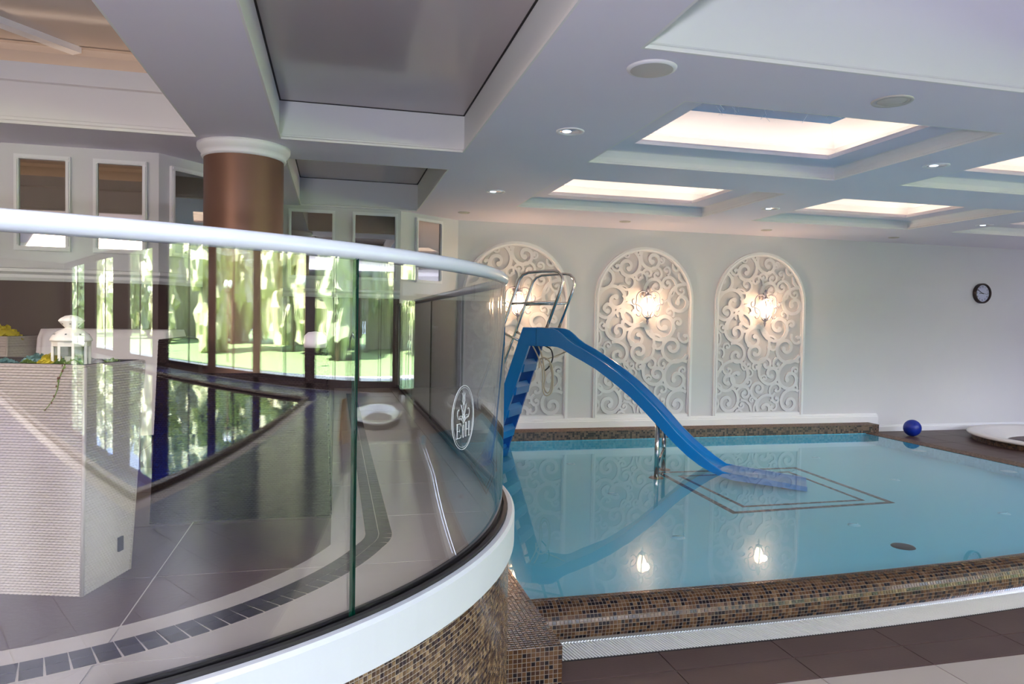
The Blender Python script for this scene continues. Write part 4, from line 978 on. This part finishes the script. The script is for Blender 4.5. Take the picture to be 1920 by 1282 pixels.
p = pw(-.21, .05); mound(p.x, p.y, .028, .03, SUCG, 110, 'green_succulent', 'green succulent at the planter front edge below the yellow sedum', .014)
p = pw(-.13, .20); mound(p.x, p.y, .05, .03, SUCB, 150, 'blue_grey_succulent', 'blue-grey succulent behind the white lantern')
p = Matrix.Translation((-2.02, 5.15, ZP)) @ Matrix.Rotation(rzp, 4, 'Z') @ Vector((-.12, .1, 0)); mound(p.x, p.y, .12, .09, SUCY, 200, 'yellow_sedum', 'yellow flowering sedum in the far left planter', .022, .5)
# trailing stem
tr = empty('trailing_stem', tuple(pw(-.02, -.012, .70)), rzp, 'thin trailing succulent stem hanging over the planter front', 'plant')
tp = [Vector(q) for q in ((.0, .03, -.005), (-.005, .0, .01), (-.02, -.015, 0.0), (-.028, -.016, -.02), (-.040, -.014, -.045), (-.046, -.012, -.075), (-.056, -.011, -.10), (-.074, -.010, -.125), (-.086, -.009, -.138))]
MB().tube(tp, [.0022, .0022, .002, .002, .0018, .0016, .0014, .0012, .0008], 6).build('stem', SUCG, tr)
for q in range(18):
    i = random.randint(1, len(tp) - 2); p = tp[i].lerp(tp[i + 1], random.random()); s = random.uniform(.003, .0055)
    MB().lathe([(0, -s), (s * .6, 0), (0, s)], tuple(p + Vector((random.uniform(-.005, .005), -.003, random.uniform(-.002, .004)))), 6).build('leaf', random.choice((REDV, SUCG)), tr)
# stone figure (little bird)
p = pw(-.045, .13); st_ = empty('stone_figure', (p.x, p.y, ZP + .672), rzp, 'small grey stone bird sitting in the tall white planter', 'figurine')
MB().lathe([(0, 0), (.018, .002), (.021, .012), (.017, .022), (.008, .029), (0, .031)], n=18).build('body', STONE, st_)
MB().lathe([(0, -.010), (.008, -.007), (.010, 0), (.008, .007), (0, .010)], (-.016, -.003, .025), 14).build('head', STONE, st_)
MB().prism([(.005, -.01), (.032, -.012), (.034, .0), (.008, .006)], .002, .008).build('tail', STONE, st_)

# lantern ----------------------------------------------------------------------
p = pw(-.10, .085); lt = empty('lantern', (p.x, p.y, ZP + .668), rzp + .3, 'cream metal lantern with star cutouts standing in the planter', 'lantern')
n8 = 8; rL = .048
m = MB()
for k in range(n8):
    a = 2 * PI * (k + .5) / n8; m.bar((rL * math.cos(a), rL * math.sin(a), 0), (rL * math.cos(a), rL * math.sin(a), .088), .007, .007)
m.lathe([(rL + .003, 0), (rL + .003, .008), (rL - .004, .008)], n=n8, a0=PI / n8, a1=2 * PI + PI / n8, smooth=False); m.lathe([(rL - .004, .076), (rL + .003, .076), (rL + .004, .090)], n=n8, a0=PI / n8, a1=2 * PI + PI / n8, smooth=False)
m.build('cage', CREAM, lt)
for k in range(n8):
    a0 = 2 * PI * (k + .5) / n8; a1 = a0 + 2 * PI / n8; q = MB(); q.quad(*[((rL - .002) * math.cos(a), (rL - .002) * math.sin(a), z) for a, z in ((a0, .008), (a1, .008), (a1, .076), (a0, .076))]); q.build('pane', CANDLEG, lt)
MB().lathe([(rL + .0035, .090), (.056, .092), (.056, .096), (.050, .108), (.038, .120), (.022, .128), (.016, .131)], n=40).build('dome', CREAM, lt)
MB().lathe([(.016, .131), (.020, .135), (.034, .151), (.0345, .153), (.028, .160), (.016, .167), (0, .170)], n=40).build('chimney', CREAM, lt)
for k in range(8):
    for rr_, zz, tilt, sz in ((.046, .1125, .9, .0042), (.0275, .143, -.8, .0036)):
        a = 2 * PI * k / 8 + (.2 if rr_ < .04 else 0); s = MB(); vs = []
        for q in range(10):
            t = PI / 2 + q * PI / 5; r_ = sz if q % 2 == 0 else sz * .42; vs.append((0, r_ * math.cos(t), r_ * math.sin(t)))
        M_ = Matrix.Rotation(a, 4, 'Z') @ Matrix.Translation((rr_ + .0022 * 1, 0, zz)) @ Matrix.Rotation(-tilt, 4, 'Y')
        s.add([M_ @ Vector(v) for v in vs], [tuple(range(10))]); s.build('star_cutout', STARH, lt)
MB().lathe([(0, .012), (.018, .012), (.018, .045), (0, .045)], n=20).build('candle', CREAM, lt)

# ------------------------------------------------------------------ dark wicker armchair (seen from behind)
ch_ = empty('wicker_armchair', (-.36, 3.12, ZP), 0, 'dark brown wicker armchair with its back to the glass', 'armchair')
weave((-.33, 0, 0), (.33, 0, 0), (.31, 0, .61), (-.31, 0, .61), 40, 70).build('backrest', WICKERD, ch_)
MB().box(-.31, .31, .012, .10, .05, .60).build('back_core', WICKERD, ch_)
weave((.345, .0, 0), (.345, .60, 0), (.32, .60, .70), (.32, 0, .70), 30, 60).build('arm', WICKERD, ch_)
weave((.24, -.004, 0), (.345, -.004, 0), (.32, -.004, .70), (.235, -.004, .70), 7, 84).build('arm_post', WICKERD, ch_)
MB().box(.235, .32, 0, .60, .0, .715).build('arm_core', WICKERD, ch_)
weave((-.36, -.004, 0), (-.30, -.004, 0), (-.285, -.004, .74), (-.33, -.004, .74), 5, 84).build('arm_post', WICKERD, ch_)
MB().box(-.33, -.285, 0, .60, 0, .745).build('arm_core', WICKERD, ch_)
MB().box(-.285, .235, .10, .62, .10, .40).build('seat', WICKERD, ch_)
m = MB(); m.lathe([(0, 0), (.045, 0), (.05, .02), (.046, .05), (.03, .066), (0, .07)], n=16); tw = m.build('folded_towel', CLOTH); tw.location = (-.36 + .275, 3.18, ZP + .715); tag(tw, 'white folded towel on the arm of the dark wicker armchair', 'towel')
# table with a white cloth on the platform
tb = empty('covered_table', (-1.50, 5.55, ZP), 0, 'table under a white cloth standing far back on the platform', 'table')
m = MB(); N = 72; top = []; bot = []
for k in range(N):
    a = 2 * PI * k / N; sx_, sy_ = abs(math.cos(a)) ** .25 * math.copysign(1, math.cos(a)), abs(math.sin(a)) ** .25 * math.copysign(1, math.sin(a)); w = .018 * math.sin(a * 11)
    top.append((.41 * sx_, .25 * sy_, .74)); bot.append(((.45 + w) * sx_, (.29 + w) * sy_, .03))
vs = top + [(x * 1.0 + (bx - x) * .3, y + (by - y) * .3, .68) for (x, y, z), (bx, by, bz) in zip(top, bot)] + bot
m.add(vs, [tuple(range(N))] + [(j * N + (i + 1) % N, j * N + i, (j + 1) * N + i, (j + 1) * N + (i + 1) % N) for j in range(2) for i in range(N)], 0, True); m.build('tablecloth', CLOTH, tb)
m = MB()
for sx_ in (-.36, .36):
    for sy_ in (-.2, .2): m.box(sx_ - .02, sx_ + .02, sy_ - .02, sy_ + .02, 0, .7)
m.build('table_frame', BLACK, tb)

# ------------------------------------------------------------------ things seen mirrored in the railing
ys = empty('wet_floor_sign', (8.4, .1, ZF), .6, 'yellow folding floor sign mirrored in the curved glass', 'sign')
for s in (-1, 1):
    m = MB(); m.add([(-.15, s * .16, 0), (.15, s * .16, 0), (.10, s * .02, .62), (-.10, s * .02, .62), (-.15, s * .145, 0), (.15, s * .145, 0), (.10, s * .005, .62), (-.10, s * .005, .62)], [(0, 1, 2, 3), (7, 6, 5, 4), (0, 3, 7, 4), (1, 5, 6, 2), (3, 2, 6, 7), (0, 4, 5, 1)]); m.build('board', YELLOW, ys)
sa = empty('steel_water_spout', (12.3, -.6, ZF), 2.6, 'curved steel water spout mirrored in the curved glass', 'water spout')
MB().tube([(0, 0, 0), (0, 0, .8), (.05, 0, 1.1), (.22, 0, 1.4), (.5, 0, 1.5), (.66, 0, 1.42)], .03, 10).build('pipe', STEEL, sa)
MB().lathe([(0, .01), (.09, .01), (.09, 0)], n=20).build('base_plate', STEEL, sa)

# ------------------------------------------------------------------ garden outside the windows
m = MB(); m.box(16.05, 90, -110, 60, -.35, -.22); struct('ground', m, GRASS)
m = MB(); pts = [(20.5 + 1.2 * math.sin(y * .09), y) for y in range(-100, 50, 5)]
m.sweep(pts, [(-.9, -.215), (.9, -.215)]); struct('path', m, PATH)
rt = random.Random(3)
crowns = []
for k in range(4):
    m = MB()
    for b in range(16):
        bm = bmesh.new(); bmesh.ops.create_icosphere(bm, subdivisions=3, radius=1)
        a = rt.uniform(0, 2 * PI); q = rt.uniform(0, 1.9); c = Vector((q * math.cos(a), q * math.sin(a), rt.uniform(1.6, 9))); r_ = rt.uniform(.9, 1.9)
        for v in bm.verts:
            d = noise.noise(v.co * 2.3 + c) * .6 + noise.noise(v.co * 6 + c) * .35; v.co = c + v.co * r_ * (1 + d) * Vector((1, 1, 1.25)).x
        m.add([v.co.copy() for v in bm.verts], [tuple(v.index for v in f.verts) for f in bm.faces]); bm.free()
    crowns.append([m.mesh('crown', l) for l in LEAF])
tk = [MB().tube([(0, 0, -.2), (.05, .02, 3), (-.05, .08, 8)], [.2, .15, .05], 10).mesh('trunk', b) for b in (BARK, BIRCH)]
for i in range(20):
    y = -72 + i * 4.7 + rt.uniform(-1, 1); x = rt.uniform(27, 42)
    t = empty('garden_tree', (x, y, -.2), rt.uniform(0, 6), 'leafy green tree in the sunlit garden beyond the hall windows', 'tree', 'trees in the garden')
    sc_ = rt.uniform(.9, 1.4); t.scale = (sc_,) * 3
    link('crown', rt.choice(rt.choice(crowns)), t); link('trunk', rt.choice(tk), t)
m = MB()
for i in range(110):
    y = -95 + i * 1.3; bm = bmesh.new(); bmesh.ops.create_icosphere(bm, subdivisions=2, radius=1); c = Vector((44 + rt.uniform(-1, 2), y, 1.5 + rt.uniform(0, 5)))
    for v in bm.verts: v.co = c + Vector((v.co.x * 1.6, v.co.y * 1.8, v.co.z * 4.5)) * (1 + .5 * noise.noise(v.co * 2 + c))
    m.add([v.co.copy() for v in bm.verts], [tuple(v.index for v in f.verts) for f in bm.faces]); bm.free()
hd = m.build('woodland', LEAF[1], None, 'stuff'); hd['label'] = 'dense green woodland closing off the garden'; hd['category'] = 'trees'
for i, y in enumerate((-30, -17, -7.5)):
    lp = empty('street_lamp', (22.6, y, -.2), 0, 'garden lamp post with white globes beyond the hall windows', 'lamp post', 'lamp posts in the garden')
    MB().tube([(0, 0, 0), (0, 0, 3.2)], .05, 8).build('post', REDV, lp)
    for a in range(4): 
        d = Vector((math.cos(a * PI / 2), math.sin(a * PI / 2), 0)) * .32
        MB().lathe([(.17 * math.sin(PI * k / 12), -.17 * math.cos(PI * k / 12)) for k in range(13)], (d.x, d.y, 3.15), 16).build('globe', GLOBE, lp)
        MB().tube([(0, 0, 2.8), tuple(d + Vector((0, 0, 2.85))), tuple(d + Vector((0, 0, 3.0)))], .02, 6).build('arm', REDV, lp)
